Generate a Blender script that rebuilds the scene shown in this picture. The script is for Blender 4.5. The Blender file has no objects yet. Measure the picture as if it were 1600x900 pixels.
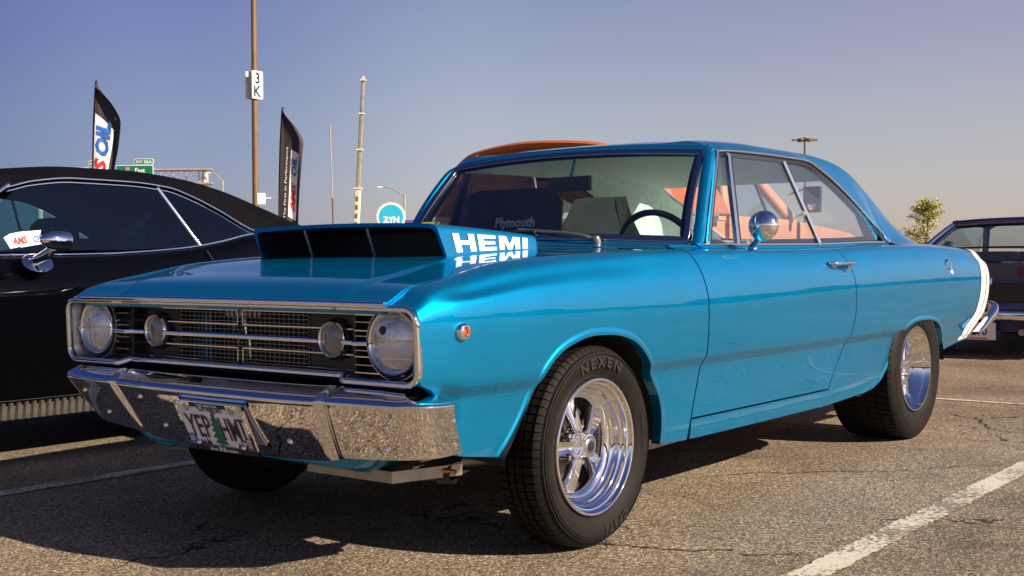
import bpy, bmesh, math, random
import numpy as np
from mathutils import Vector, Matrix
random.seed(7); rng = np.random.default_rng(7)
sc = bpy.context.scene; col = sc.collection
PI = math.pi

# ------------------------------------------------------------------ camera
# x runs from the front axle to the tail of the blue car, y to its passenger side, z up (metres)
F_ = Vector((0.78801845, 0.61525014, -0.0222305)); R_ = Vector((0.61529704, -0.78827634, -0.00547474)); U_ = Vector((0.02089211, 0.00936416, 0.99973788))
cam = bpy.data.cameras.new('camera'); camo = bpy.data.objects.new('camera', cam); col.objects.link(camo)
M = Matrix((R_, U_, -F_)).transposed().to_4x4(); M.translation = Vector((-3.08015787, -2.91127369, 0.89157524)); camo.matrix_world = M
cam.sensor_width = 36; cam.lens = 1870.184 / 1600 * 36; cam.clip_end = 3000; cam.clip_start = 0.05
sc.camera = camo

# ------------------------------------------------------------------ light
SUN = Vector((0.30, -1.63, 1.0)).normalized()
elev = math.asin(SUN.z); azim = math.atan2(SUN.x, SUN.y)
w = bpy.data.worlds.new('World'); sc.world = w; w.use_nodes = True
nt = w.node_tree; nt.nodes.clear(); N = nt.nodes.new; L = nt.links.new
sky = N('ShaderNodeTexSky'); sky.sky_type = 'NISHITA'; sky.sun_disc = False
sky.sun_elevation = elev; sky.sun_rotation = azim; sky.air_density = 1.0; sky.dust_density = 1.2; sky.ozone_density = 1.6; sky.altitude = 1300
tc = N('ShaderNodeTexCoord'); sep = N('ShaderNodeSeparateXYZ'); ramp = N('ShaderNodeValToRGB'); mul = N('ShaderNodeMix'); mul.data_type = 'RGBA'; mul.blend_type = 'MULTIPLY'; mul.inputs[0].default_value = 1
L(tc.outputs['Generated'], sep.inputs[0]); L(sep.outputs['Z'], ramp.inputs[0])
SKYRAMP = [(0.0, (.80, .64, .78)), (0.05, (1.00, .78, .82)), (0.12, (1.26, .94, .90)), (0.20, (1.34, .97, 1.0)), (0.45, (.62, .58, .80)), (1.0, (.46, .50, .74))]
while len(ramp.color_ramp.elements) < len(SKYRAMP): ramp.color_ramp.elements.new(0.5)
for e, (p, c) in zip(ramp.color_ramp.elements, SKYRAMP): e.position = p; e.color = (*c, 1)
dt = N('ShaderNodeVectorMath'); dt.operation = 'DOT_PRODUCT'; dt.inputs[1].default_value = (SUN.x, SUN.y, 0); L(tc.outputs['Generated'], dt.inputs[0])
az = N('ShaderNodeValToRGB'); mz = N('ShaderNodeMapRange'); mz.inputs[1].default_value = -1; mz.inputs[2].default_value = 1; L(dt.outputs['Value'], mz.inputs[0]); L(mz.outputs[0], az.inputs[0])
az.color_ramp.interpolation = 'EASE'
AZR = [(.15, (.29, .36, .53)), (.21, (.51, .58, .72)), (.30, (.92, .94, .90)), (.46, (1.08, 1.02, .93))]
while len(az.color_ramp.elements) < 4: az.color_ramp.elements.new(.5)
for e, (q, v) in zip(az.color_ramp.elements, AZR): e.position = q; e.color = (*v, 1)
ml = N('ShaderNodeMix'); ml.data_type = 'RGBA'; ml.blend_type = 'MULTIPLY'; ml.inputs[0].default_value = 1; L(mul.outputs[2], ml.inputs[6]); L(az.outputs[0], ml.inputs[7])
bg = N('ShaderNodeBackground'); bg.inputs[1].default_value = 0.060; out = N('ShaderNodeOutputWorld')
L(sky.outputs[0], mul.inputs[6]); L(ramp.outputs[0], mul.inputs[7]); L(ml.outputs[2], bg.inputs[0]); L(bg.outputs[0], out.inputs[0])
sl = bpy.data.lights.new('sun', 'SUN'); sl.energy = 5.0; sl.angle = math.radians(0.5); sl.color = (1.0, 0.84, 0.64)
so = bpy.data.objects.new('sun', sl); so.rotation_euler = SUN.to_track_quat('Z', 'Y').to_euler(); so.location = (0, -20, 15); col.objects.link(so)
sc.view_settings.view_transform = 'Standard'; sc.view_settings.look = 'None'; sc.view_settings.exposure = 0.94; sc.view_settings.gamma = 1

# ------------------------------------------------------------------ helpers
def pchip(xs, ys):
    xs = np.asarray(xs, float); ys = np.asarray(ys, float); h = np.diff(xs); d = np.diff(ys) / h; n = len(xs)
    m = np.zeros(n)
    if n == 2: m[:] = d[0]
    else:
        for i in range(1, n - 1):
            if d[i-1] * d[i] > 0:
                w1 = 2*h[i] + h[i-1]; w2 = h[i] + 2*h[i-1]; m[i] = (w1 + w2) / (w1/d[i-1] + w2/d[i])
        m[0] = d[0]; m[-1] = d[-1]
    def f(x):
        x = np.clip(np.asarray(x, float), xs[0], xs[-1]); i = np.clip(np.searchsorted(xs, x) - 1, 0, n - 2)
        t = (x - xs[i]) / h[i]; t2 = t*t; t3 = t2*t
        return (2*t3-3*t2+1)*ys[i] + (t3-2*t2+t)*h[i]*m[i] + (-2*t3+3*t2)*ys[i+1] + (t3-t2)*h[i]*m[i+1]
    return f
def tab(rows):                       # table of (x, a, b, ...) -> interpolator giving arrays
    r = np.array(rows, float); fs = [pchip(r[:, 0], r[:, k]) for k in range(1, r.shape[1])]
    return fs[0] if len(fs) == 1 else (lambda x: [f(x) for f in fs])
def curve(pts, n, sharp=False):      # smooth (pchip over index) or straight resampled polyline
    p = np.array(pts, float); u = np.concatenate([[0], np.cumsum(np.linalg.norm(np.diff(p, axis=0), axis=1))])
    keep = np.concatenate([[True], np.diff(u) > 1e-9]); p = p[keep]; u = u[keep]
    s = np.linspace(0, u[-1], n)
    if sharp: return np.stack([np.interp(s, u, p[:, k]) for k in range(p.shape[1])], 1)
    return np.stack([pchip(u, p[:, k])(s) for k in range(p.shape[1])], 1)
def spline(pts, n):                  # Catmull-Rom through points
    p = np.array(pts, float); p = np.vstack([2*p[0]-p[1], p, 2*p[-1]-p[-2]]); m = len(p) - 3
    t = np.linspace(0, m, n); i = np.minimum(t.astype(int), m - 1); f = (t - i)[:, None]
    a, b, c, d = p[i], p[i+1], p[i+2], p[i+3]
    return 0.5*((2*b) + (c-a)*f + (2*a-5*b+4*c-d)*f**2 + (3*b-a-3*c+d)*f**3)
class MB:
    def __init__(s): s.v = []; s.f = []; s.n = 0
    def add(s, V, F):
        V = np.asarray(V, float).reshape(-1, 3); s.v.append(V); o = s.n
        s.f += [tuple(int(i) + o for i in q) for q in F]; s.n += len(V); return s
    def grid(s, P, closeu=False, closev=False, mask=None, flip=False):
        P = np.asarray(P, float); nu, nv = P.shape[:2]; F = []
        for i in range(nu if closeu else nu - 1):
            for j in range(nv if closev else nv - 1):
                if mask is not None and not mask[i, j]: continue
                a = i*nv + j; b = ((i+1) % nu)*nv + j; c = ((i+1) % nu)*nv + (j+1) % nv; d = i*nv + (j+1) % nv
                F.append((a, d, c, b) if flip else (a, b, c, d))
        return s.add(P.reshape(-1, 3), F)
    def box(s, c, d, rot=None):
        c = np.array(c, float); h = np.array(d, float) / 2
        V = np.array([[x, y, z] for x in (-1, 1) for y in (-1, 1) for z in (-1, 1)], float) * h
        if rot is not None: V = V @ np.array(rot).T
        return s.add(V + c, [(0, 1, 3, 2), (4, 6, 7, 5), (0, 4, 5, 1), (2, 3, 7, 6), (0, 2, 6, 4), (1, 5, 7, 3)])
    def sweep(s, path, prof, up=(0, 0, 1), closed=False, caps=True):
        P = np.asarray(path, float); K = np.asarray(prof, float); n = len(P)
        T = np.roll(P, -1, 0) - np.roll(P, 1, 0)
        if not closed: T[0] = P[1]-P[0]; T[-1] = P[-1]-P[-2]
        T /= np.linalg.norm(T, axis=1)[:, None] + 1e-12
        U = np.asarray(up, float); U = np.broadcast_to(U, P.shape)
        B = np.cross(T, U); B /= np.linalg.norm(B, axis=1)[:, None] + 1e-12; Nn = np.cross(B, T)
        G = P[:, None, :] + K[None, :, 0, None]*B[:, None, :] + K[None, :, 1, None]*Nn[:, None, :]
        o = s.n; s.grid(G, closeu=closed, closev=True)
        if caps and not closed:
            k = len(K); s.f.append(tuple(range(o, o+k))); s.f.append(tuple(reversed(range(o+(n-1)*k, o+n*k))))
        return s
    def lathe(s, prof, c=(0, 0, 0), axis=(0, -1, 0), n=48, arc=2*PI):
        a = np.array(axis, float); a /= np.linalg.norm(a); t = np.array([1., 0, 0]) if abs(a[0]) < .9 else np.array([0, 0, 1.])
        e1 = np.cross(a, t); e1 /= np.linalg.norm(e1); e2 = np.cross(a, e1); pr = np.array(prof, float)
        th = np.linspace(0, arc, n, endpoint=arc < 2*PI - 1e-6)
        D = np.cos(th)[:, None]*e1 + np.sin(th)[:, None]*e2
        G = np.array(c, float) + D[:, None, :]*pr[None, :, 0, None] + a*pr[None, :, 1, None]
        return s.grid(G, closeu=arc >= 2*PI - 1e-6)
    def poly_prism(s, pts2, f0, f1):   # closed outline, two mappings 2d->3d (front, back)
        A = np.array([f0(*p) for p in pts2]); B = np.array([f1(*p) for p in pts2]); n = len(pts2); o = s.n
        s.add(np.vstack([A, B]), [tuple(range(n)), tuple(reversed(range(n, 2*n)))] + [(i, n+i, n+(i+1) % n, (i+1) % n) for i in range(n)])
        return s
    def V(s): return np.vstack(s.v)
    def mirror(s):
        m = MB(); m.add(s.V() * np.array([1, -1, 1]), [tuple(reversed(f)) for f in s.f]); return m
    def build(s, name, m, parent=None, smooth=35, fix=True):
        me = bpy.data.meshes.new(name); me.from_pydata(s.V().tolist(), [], s.f); me.materials.append(m)
        if fix:
            b = bmesh.new(); b.from_mesh(me); bmesh.ops.recalc_face_normals(b, faces=b.faces); b.to_mesh(me); b.free()
        if smooth is not None:
            me.polygons.foreach_set('use_smooth', [True]*len(me.polygons))
            if smooth < 180: me.set_sharp_from_angle(angle=math.radians(smooth))
        me.update(); return link(name, me, parent)
def link(name, me, parent=None):
    o = bpy.data.objects.new(name, me); col.objects.link(o)
    if parent is not None: o.parent = parent
    return o
def circ(r, n=10, r2=None): return [(math.cos(2*PI*i/n)*r, math.sin(2*PI*i/n)*(r2 or r)) for i in range(n)]
def rect(a, b): return [(-a/2, -b/2), (a/2, -b/2), (a/2, b/2), (-a/2, b/2)]
def bevrect(a, b, r):
    return [(x, y) for sx, sy, q in ((1, 1, 0), (-1, 1, 1), (-1, -1, 2), (1, -1, 3)) for x, y in
            [(sx*(a/2-r) + r*math.cos(PI/2*q + t), sy*(b/2-r) + r*math.sin(PI/2*q + t)) for t in (0, PI/4, PI/2)]]
def tag(o, label=None, cat=None, group=None, kind=None):
    if label: o['label'] = label
    if cat: o['category'] = cat
    if group: o['group'] = group
    if kind: o['kind'] = kind
    return o
def thing(name, label, cat, loc=(0, 0, 0), rz=0, group=None):
    o = link(name, None); o.location = loc; o.rotation_euler = (0, 0, rz); return tag(o, label, cat, group)
def copy_tree(o, parent=None):
    c = o.copy(); col.objects.link(c); c.parent = parent
    for ch in list(o.children): copy_tree(ch, c)
    return c
_tc = {}
def text(body, size=1.0, bold=0.0, shear=0.0, res=3, sx=1.0, spacing=1.0):   # flat lettering, centred, as (verts2d, faces)
    key = (body, size, bold, shear, res, sx, spacing)
    if key in _tc: return _tc[key]
    cu = bpy.data.curves.new('lettering', 'FONT'); cu.body = body; cu.size = size; cu.offset = bold; cu.shear = shear; cu.resolution_u = res
    cu.space_character = spacing; cu.align_x = 'CENTER'; cu.align_y = 'CENTER'
    o = bpy.data.objects.new('lettering', cu); col.objects.link(o)
    me = bpy.data.meshes.new_from_object(o.evaluated_get(bpy.context.evaluated_depsgraph_get()))
    V = np.array([v.co[:] for v in me.vertices]); Fc = [tuple(p.vertices) for p in me.polygons]
    bpy.data.objects.remove(o); bpy.data.curves.remove(cu); bpy.data.meshes.remove(me)
    V = V[:, :2]; c = (V.max(0) + V.min(0))/2; V = (V - c) * np.array([sx, 1])
    _tc[key] = (V, Fc); return V, Fc
def put_text(tx, fn):                 # fn(u,v)->xyz
    V, Fc = tx; m = MB(); m.add(np.array([fn(u, v) for u, v in V]), Fc); return m

# ------------------------------------------------------------------ materials
MT = {}
def nodes(name):
    m = bpy.data.materials.new(name); m.use_nodes = True; nt = m.node_tree; b = nt.nodes['Principled BSDF']; MT[name] = m
    return m, nt, b
def mat(name, c, rough=0.5, metal=0.0, coat=0.0, spec=0.5, var=0.0, vscale=20, bump=0.0, bscale=60, emit=None, coatr=0.03):
    m, nt, b = nodes(name); b.inputs['Base Color'].default_value = (*c, 1); b.inputs['Roughness'].default_value = rough; b.inputs['Metallic'].default_value = metal
    b.inputs['Coat Weight'].default_value = coat; b.inputs['Coat Roughness'].default_value = coatr; b.inputs['Specular IOR Level'].default_value = spec
    if var or bump:
        g = nt.nodes.new('ShaderNodeTexCoord')
    if var:
        n = nt.nodes.new('ShaderNodeTexNoise'); n.inputs['Scale'].default_value = vscale; n.inputs['Detail'].default_value = 5
        r = nt.nodes.new('ShaderNodeValToRGB'); r.color_ramp.elements[0].position = .3; r.color_ramp.elements[1].position = .7
        r.color_ramp.elements[0].color = (*[x*(1-var) for x in c], 1); r.color_ramp.elements[1].color = (*[min(1, x*(1+var)) for x in c], 1)
        nt.links.new(g.outputs['Object'], n.inputs['Vector']); nt.links.new(n.outputs[0], r.inputs[0]); nt.links.new(r.outputs[0], b.inputs['Base Color'])
        mr = nt.nodes.new('ShaderNodeMapRange'); mr.inputs[3].default_value = max(0.0, rough*(1-var*.4)); mr.inputs[4].default_value = min(1, rough*(1+var*.4))
        nt.links.new(n.outputs[0], mr.inputs[0]); nt.links.new(mr.outputs[0], b.inputs['Roughness'])
    if bump:
        n2 = nt.nodes.new('ShaderNodeTexNoise'); n2.inputs['Scale'].default_value = bscale; n2.inputs['Detail'].default_value = 4
        bm = nt.nodes.new('ShaderNodeBump'); bm.inputs['Strength'].default_value = bump; bm.inputs['Distance'].default_value = .004
        nt.links.new(g.outputs['Object'], n2.inputs['Vector']); nt.links.new(n2.outputs[0], bm.inputs['Height']); nt.links.new(bm.outputs[0], b.inputs['Normal'])
    if emit: b.inputs['Emission Color'].default_value = (*emit[0], 1); b.inputs['Emission Strength'].default_value = emit[1]
    return m
def paint(name, c, metal=0.35, rough=0.38, flake=0.35, coat=1.0):
    m, nt, b = nodes(name); b.inputs['Metallic'].default_value = metal; b.inputs['Coat Weight'].default_value = coat; b.inputs['Coat Roughness'].default_value = .012
    g = nt.nodes.new('ShaderNodeTexCoord'); v = nt.nodes.new('ShaderNodeTexVoronoi'); v.inputs['Scale'].default_value = 900
    r = nt.nodes.new('ShaderNodeValToRGB'); r.color_ramp.elements[0].color = (*[x*(1-flake*.5) for x in c], 1); r.color_ramp.elements[1].color = (*[min(1, x*(1+flake)) for x in c], 1)
    nt.links.new(g.outputs['Object'], v.inputs['Vector']); nt.links.new(v.outputs['Color'], r.inputs[0]); nt.links.new(r.outputs[0], b.inputs['Base Color'])
    n = nt.nodes.new('ShaderNodeTexNoise'); n.inputs['Scale'].default_value = 6; n.inputs['Detail'].default_value = 6
    mr = nt.nodes.new('ShaderNodeMapRange'); mr.inputs[3].default_value = rough*.85; mr.inputs[4].default_value = rough*1.15
    nt.links.new(g.outputs['Object'], n.inputs['Vector']); nt.links.new(n.outputs[0], mr.inputs[0]); nt.links.new(mr.outputs[0], b.inputs['Roughness'])
    # orange peel, very faint
    n2 = nt.nodes.new('ShaderNodeTexNoise'); n2.inputs['Scale'].default_value = 9; n2.inputs['Detail'].default_value = 1
    bm = nt.nodes.new('ShaderNodeBump'); bm.inputs['Strength'].default_value = .10; bm.inputs['Distance'].default_value = .004
    nt.links.new(g.outputs['Object'], n2.inputs['Vector']); nt.links.new(n2.outputs[0], bm.inputs['Height']); nt.links.new(bm.outputs[0], b.inputs['Coat Normal'])
    return m
def glass(name, tint=(.8, .9, .9), ior=1.5, rough=0.0, wave=0.0):
    m = bpy.data.materials.new(name); m.use_nodes = True; nt = m.node_tree; nt.nodes.clear(); MT[name] = m
    o = nt.nodes.new('ShaderNodeOutputMaterial'); mx = nt.nodes.new('ShaderNodeMixShader'); t = nt.nodes.new('ShaderNodeBsdfTransparent'); g = nt.nodes.new('ShaderNodeBsdfGlossy'); f = nt.nodes.new('ShaderNodeLayerWeight'); f.inputs[0].default_value = .5
    pw = nt.nodes.new('ShaderNodeMath'); pw.operation = 'POWER'; pw.inputs[1].default_value = 5; ma = nt.nodes.new('ShaderNodeMath'); ma.operation = 'MULTIPLY_ADD'; r0 = ((ior-1)/(ior+1))**2*1.6; ma.inputs[1].default_value = 1-r0; ma.inputs[2].default_value = r0
    t.inputs[0].default_value = (*tint, 1); g.inputs['Roughness'].default_value = rough; g.inputs[0].default_value = (1, 1, 1, 1)
    nt.links.new(f.outputs['Facing'], pw.inputs[0]); nt.links.new(pw.outputs[0], ma.inputs[0])
    nt.links.new(ma.outputs[0], mx.inputs[0]); nt.links.new(t.outputs[0], mx.inputs[1]); nt.links.new(g.outputs[0], mx.inputs[2]); nt.links.new(mx.outputs[0], o.inputs[0])
    return m
BLUE = paint('blue paint', (0.0, 0.235, 0.49), metal=.80, rough=.37); BLUE.node_tree.nodes['Principled BSDF'].inputs['Coat IOR'].default_value = 1.42; BLUE.node_tree.nodes['Principled BSDF'].inputs['Specular Tint'].default_value = (.05, .62, 1.0, 1); BLUE.node_tree.nodes['Principled BSDF'].inputs['Specular IOR Level'].default_value = 0.08
BLACKP = paint('black paint', (0.0012, 0.0012, 0.002), metal=.0, rough=.6, flake=.2); BLACKP.node_tree.nodes['Principled BSDF'].inputs['Specular IOR Level'].default_value = 0.0; BLACKP.node_tree.nodes['Principled BSDF'].inputs['Coat IOR'].default_value = 1.26
NAVY = paint('navy paint', (0.012, 0.03, 0.09), metal=.3, rough=.35)
ORANGE = paint('orange paint', (0.55, 0.135, 0.015), metal=.0, rough=.4, flake=.1)
CHROME = mat('chrome', (.86, .86, .88), .035, 1.0)
SATIN = mat('satin metal', (.50, .50, .52), .28, 1.0, var=.15, vscale=30)
ALU = mat('aluminium sheet', (.36, .335, .30), .42, 1.0, var=.2, vscale=14)
PLATED = mat('plated wire', (.30, .30, .31), .25, 1.0)
BLACK = mat('black trim', (.012, .012, .013), .45, var=.3, vscale=30)
DARK = mat('dark underside', (.012, .012, .012), .8, var=.4, vscale=12)
GRILLEB = mat('grille black', (.016, .014, .013), .32)
RUBBER = mat('tyre rubber', (.0060, .0048, .0038), .68, spec=.22, var=.35, vscale=18, bump=.15, bscale=160)
RLETTER = mat('moulded rubber lettering', (.018, .015, .012), .45)
WHITE = mat('white paint', (.80, .80, .80), .35, coat=.6)
WHITES = mat('white print', (.80, .81, .82), .5)
HEADLINER = mat('teal headliner', (.66, .83, .81), .8, var=.12, vscale=40)
TRIMT = mat('teal trim', (.06, .26, .32), .55, var=.15)
CREAM = mat('cream vinyl', (.62, .60, .48), .45, var=.12, vscale=9, bump=.12, bscale=30)
GREYV = mat('grey vinyl', (.33, .34, .35), .5, var=.1)
SEATB = mat('dark vinyl', (.02, .022, .028), .5, var=.2)
GW = glass('windscreen glass', (.90, 1.0, 1.0)); GS = glass('side glass', (.95, .975, .975)); GD = glass('dark tinted glass', (.62, .77, .77)); GL = glass('lamp glass', (.93, .95, .97), 1.45)
AMBER = mat('amber lens', (.42, .07, .008), .18, coat=1)
RED = mat('red lens', (.45, .01, .01), .2, coat=1)
VINYL = mat('black roof vinyl', (.0032, .003, .0042), .6, spec=.06, var=.3, vscale=50, bump=.9, bscale=220)
GREEN = mat('sign green', (.0, .16, .08), .5); SIGNW = mat('sign white', (.75, .76, .76), .5); SIGNK = mat('sign black', (.012, .012, .012), .5)
BROWNM = mat('bronze painted steel', (.17, .095, .035), .5, var=.2, vscale=2); STEEL = mat('galvanised steel', (.42, .38, .34), .5, .4, var=.2, vscale=3)
BANNER = mat('black banner cloth', (.022, .016, .020), .7, var=.2, vscale=6); BANB = mat('banner blue', (.02, .12, .50), .6); BANR = mat('banner red', (.62, .02, .02), .6); BANW = mat('banner white', (.72, .71, .72), .6)

# ------------------------------------------------------------------ ground
def asphalt():
    m, nt, b = nodes('asphalt'); N = nt.nodes.new; L = nt.links.new
    g = N('ShaderNodeTexCoord'); P = g.outputs['Object']
    v = N('ShaderNodeTexVoronoi'); v.inputs['Scale'].default_value = 210; L(P, v.inputs['Vector'])
    sx = N('ShaderNodeSeparateColor'); L(v.outputs['Color'], sx.inputs[0])
    r = N('ShaderNodeValToRGB'); L(sx.outputs[0], r.inputs[0]); e = r.color_ramp.elements
    e[0].color = (.022, .018, .014, 1); e[1].color = (.62, .485, .345, 1); e[1].position = 1.0
    for p, c in ((.20, (.085, .066, .047, 1)), (.55, (.185, .147, .105, 1)), (.85, (.31, .245, .178, 1))):
        q = r.color_ramp.elements.new(p); q.color = c
    n = N('ShaderNodeTexNoise'); n.inputs['Scale'].default_value = .9; n.inputs['Detail'].default_value = 8; n.inputs['Roughness'].default_value = .65; L(P, n.inputs['Vector'])
    mr = N('ShaderNodeMapRange'); mr.inputs[1].default_value = .3; mr.inputs[2].default_value = .7; mr.inputs[3].default_value = .60; mr.inputs[4].default_value = 1.28; L(n.outputs[0], mr.inputs[0])
    n3 = N('ShaderNodeTexNoise'); n3.inputs['Scale'].default_value = 55; n3.inputs['Detail'].default_value = 4; L(P, n3.inputs['Vector'])
    mr3 = N('ShaderNodeMapRange'); mr3.inputs[1].default_value = .3; mr3.inputs[2].default_value = .7; mr3.inputs[3].default_value = .6; mr3.inputs[4].default_value = 1.35; L(n3.outputs[0], mr3.inputs[0])
    mm = N('ShaderNodeMath'); mm.operation = 'MULTIPLY'; L(mr.outputs[0], mm.inputs[0]); L(mr3.outputs[0], mm.inputs[1])
    # cracks: cell borders of a warped voronoi, broken up by noise
    wn = N('ShaderNodeTexNoise'); wn.inputs['Scale'].default_value = 2.2; wn.inputs['Detail'].default_value = 4; L(P, wn.inputs['Vector'])
    va = N('ShaderNodeVectorMath'); va.operation = 'SCALE'; va.inputs['Scale'].default_value = .75; L(wn.outputs['Color'], va.inputs[0])
    vb = N('ShaderNodeVectorMath'); vb.operation = 'ADD'; L(P, vb.inputs[0]); L(va.outputs[0], vb.inputs[1])
    vc = N('ShaderNodeTexVoronoi'); vc.feature = 'DISTANCE_TO_EDGE'; vc.inputs['Scale'].default_value = .52; L(vb.outputs[0], vc.inputs['Vector'])
    cn = N('ShaderNodeTexNoise'); cn.inputs['Scale'].default_value = 1.3; L(P, cn.inputs['Vector'])
    cw = N('ShaderNodeMapRange'); cw.inputs[1].default_value = .40; cw.inputs[2].default_value = .60; cw.inputs[3].default_value = 0; cw.inputs[4].default_value = .0034; L(cn.outputs[0], cw.inputs[0])
    lt = N('ShaderNodeMath'); lt.operation = 'LESS_THAN'; L(vc.outputs['Distance'], lt.inputs[0]); L(cw.outputs[0], lt.inputs[1])
    # oil stains
    on = N('ShaderNodeTexNoise'); on.inputs['Scale'].default_value = 1.5; on.inputs['Detail'].default_value = 5; L(P, on.inputs['Vector'])
    om = N('ShaderNodeMapRange'); om.inputs[1].default_value = .58; om.inputs[2].default_value = .72; om.inputs[3].default_value = 1; om.inputs[4].default_value = .55; L(on.outputs[0], om.inputs[0])
    m2 = N('ShaderNodeMath'); m2.operation = 'MULTIPLY'; L(mm.outputs[0], m2.inputs[0]); L(om.outputs[0], m2.inputs[1])
    mx = N('ShaderNodeMix'); mx.data_type = 'RGBA'; mx.blend_type = 'MULTIPLY'; mx.inputs[0].default_value = 1; L(r.outputs[0], mx.inputs[6]); L(m2.outputs[0], mx.inputs[7])
    mk = N('ShaderNodeMix'); mk.data_type = 'RGBA'; L(lt.outputs[0], mk.inputs[0]); L(mx.outputs[2], mk.inputs[6]); mk.inputs[7].default_value = (.022, .018, .013, 1)
    L(mk.outputs[2], b.inputs['Base Color']); b.inputs['Roughness'].default_value = .82; b.inputs['Specular IOR Level'].default_value = .35
    hs = N('ShaderNodeMath'); hs.operation = 'SUBTRACT'; L(sx.outputs[1], hs.inputs[0]); L(lt.outputs[0], hs.inputs[1])
    bm = N('ShaderNodeBump'); bm.inputs['Strength'].default_value = .6; bm.inputs['Distance'].default_value = .003; L(hs.outputs[0], bm.inputs['Height']); L(bm.outputs[0], b.inputs['Normal'])
    return m
ASPH = asphalt()
def linemat():
    m, nt, b = nodes('worn line paint'); N = nt.nodes.new; L = nt.links.new; g = N('ShaderNodeTexCoord'); P = g.outputs['Object']
    n = N('ShaderNodeTexNoise'); n.inputs['Scale'].default_value = 60; n.inputs['Detail'].default_value = 6; L(P, n.inputs['Vector'])
    n2 = N('ShaderNodeTexNoise'); n2.inputs['Scale'].default_value = 3; n2.inputs['Detail'].default_value = 5; L(P, n2.inputs['Vector'])
    a = N('ShaderNodeMath'); a.operation = 'ADD'; L(n.outputs[0], a.inputs[0]); L(n2.outputs[0], a.inputs[1])
    r = N('ShaderNodeValToRGB'); L(a.outputs[0], r.inputs[0]); e = r.color_ramp.elements
    r.color_ramp.elements[0].position = .86; r.color_ramp.elements[1].position = 1.16
    e[0].color = (.17, .14, .105, 1); e[1].color = (.52, .47, .39, 1)
    L(r.outputs[0], b.inputs['Base Color']); b.inputs['Roughness'].default_value = .7
    bm = N('ShaderNodeBump'); bm.inputs['Strength'].default_value = .5; bm.inputs['Distance'].default_value = .004; L(n.outputs[0], bm.inputs['Height']); L(bm.outputs[0], b.inputs['Normal'])
    return m
LINE = linemat()
g = MB(); g.add([(-1500, -1500, 0), (1500, -1500, 0), (1500, 1500, 0), (-1500, 1500, 0)], [(0, 1, 2, 3)])
tag(g.build('asphalt_ground', ASPH), 'grey brown cracked asphalt of the car park', None, kind='structure')
def line(x0, y0, x1, y1, wd, lab):
    d = np.array([x1-x0, y1-y0]); ln = np.linalg.norm(d); d /= ln; nn = np.array([-d[1], d[0]]); k = max(2, int(min(ln, 7)/.018)); T = np.linspace(0, ln, k)
    P = np.zeros((k, 2, 3)); jit = rng.normal(0, .0032, (k, 2))
    for i, s in enumerate((-1, 1)):
        P[:, i, :2] = np.array([x0, y0]) + T[:, None]*d + nn*(s*wd/2 + jit[:, i, None])
    P[..., 2] = .004
    m = MB(); m.grid(P); return tag(m.build('parking_line', LINE), lab, kind='structure')
line(-.9, -1.50, 4.45, -1.50, .10, 'worn white stall line beside the driver side of the blue car')
line(-1.5, 1.50, 4.45, 1.47, .095, 'worn white stall line between the blue car and the black car')
line(4.58, -8, 4.58, 7, .06, 'thin white line running across behind the blue car')
line(-.9, 4.5, 4.45, 4.5, .10, 'white stall line on the far side of the black car')

def crack(pts, wd, lab):
    P = spline([(x, y, 0) for x, y in pts], 70); T = np.gradient(P, axis=0); T /= np.linalg.norm(T, axis=1)[:, None]; nn = np.stack([-T[:, 1], T[:, 0], T[:, 2]*0], 1)
    wob = np.convolve(rng.normal(0, 1, 76), np.ones(7)/7, 'valid')[:70, None]*.030 + rng.normal(0, .004, (70, 1)); P = P + nn*wob
    ww = (wd*(.35 + .9*rng.random((70, 1)))*np.sin(np.linspace(.06, PI-.06, 70))[:, None]**.4)/2
    G = np.stack([P - nn*ww, P + nn*ww], 1); G[..., 2] = .0035; m = MB(); m.grid(G); return tag(m.build('asphalt_crack', CRK, None, None), lab, kind='structure')
CRK = mat('crack dirt', (.020, .016, .012), .95)
crack([(-.20, -.58), (-.07, -.68), (.02, -.80), (.06, -.92), (.10, -1.02), (.20, -1.20), (.22, -1.27), (.29, -1.42)], .013, 'jagged dark crack in front of the front wheel')
crack([(1.24, -.49), (1.49, -.68), (1.70, -.90), (1.92, -1.13), (2.5, -1.55)], .010, 'fine crack running from under the car to the right stall line')
crack([(3.9, -.56), (3.8, -.76), (3.72, -.88), (3.4, -1.02), (3.3, -1.2)], .016, 'crack in the asphalt behind the rear wheel')
crack([(3.72, -.88), (3.95, -1.0), (4.2, -1.2)], .014, 'short branching crack behind the rear wheel')
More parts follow.
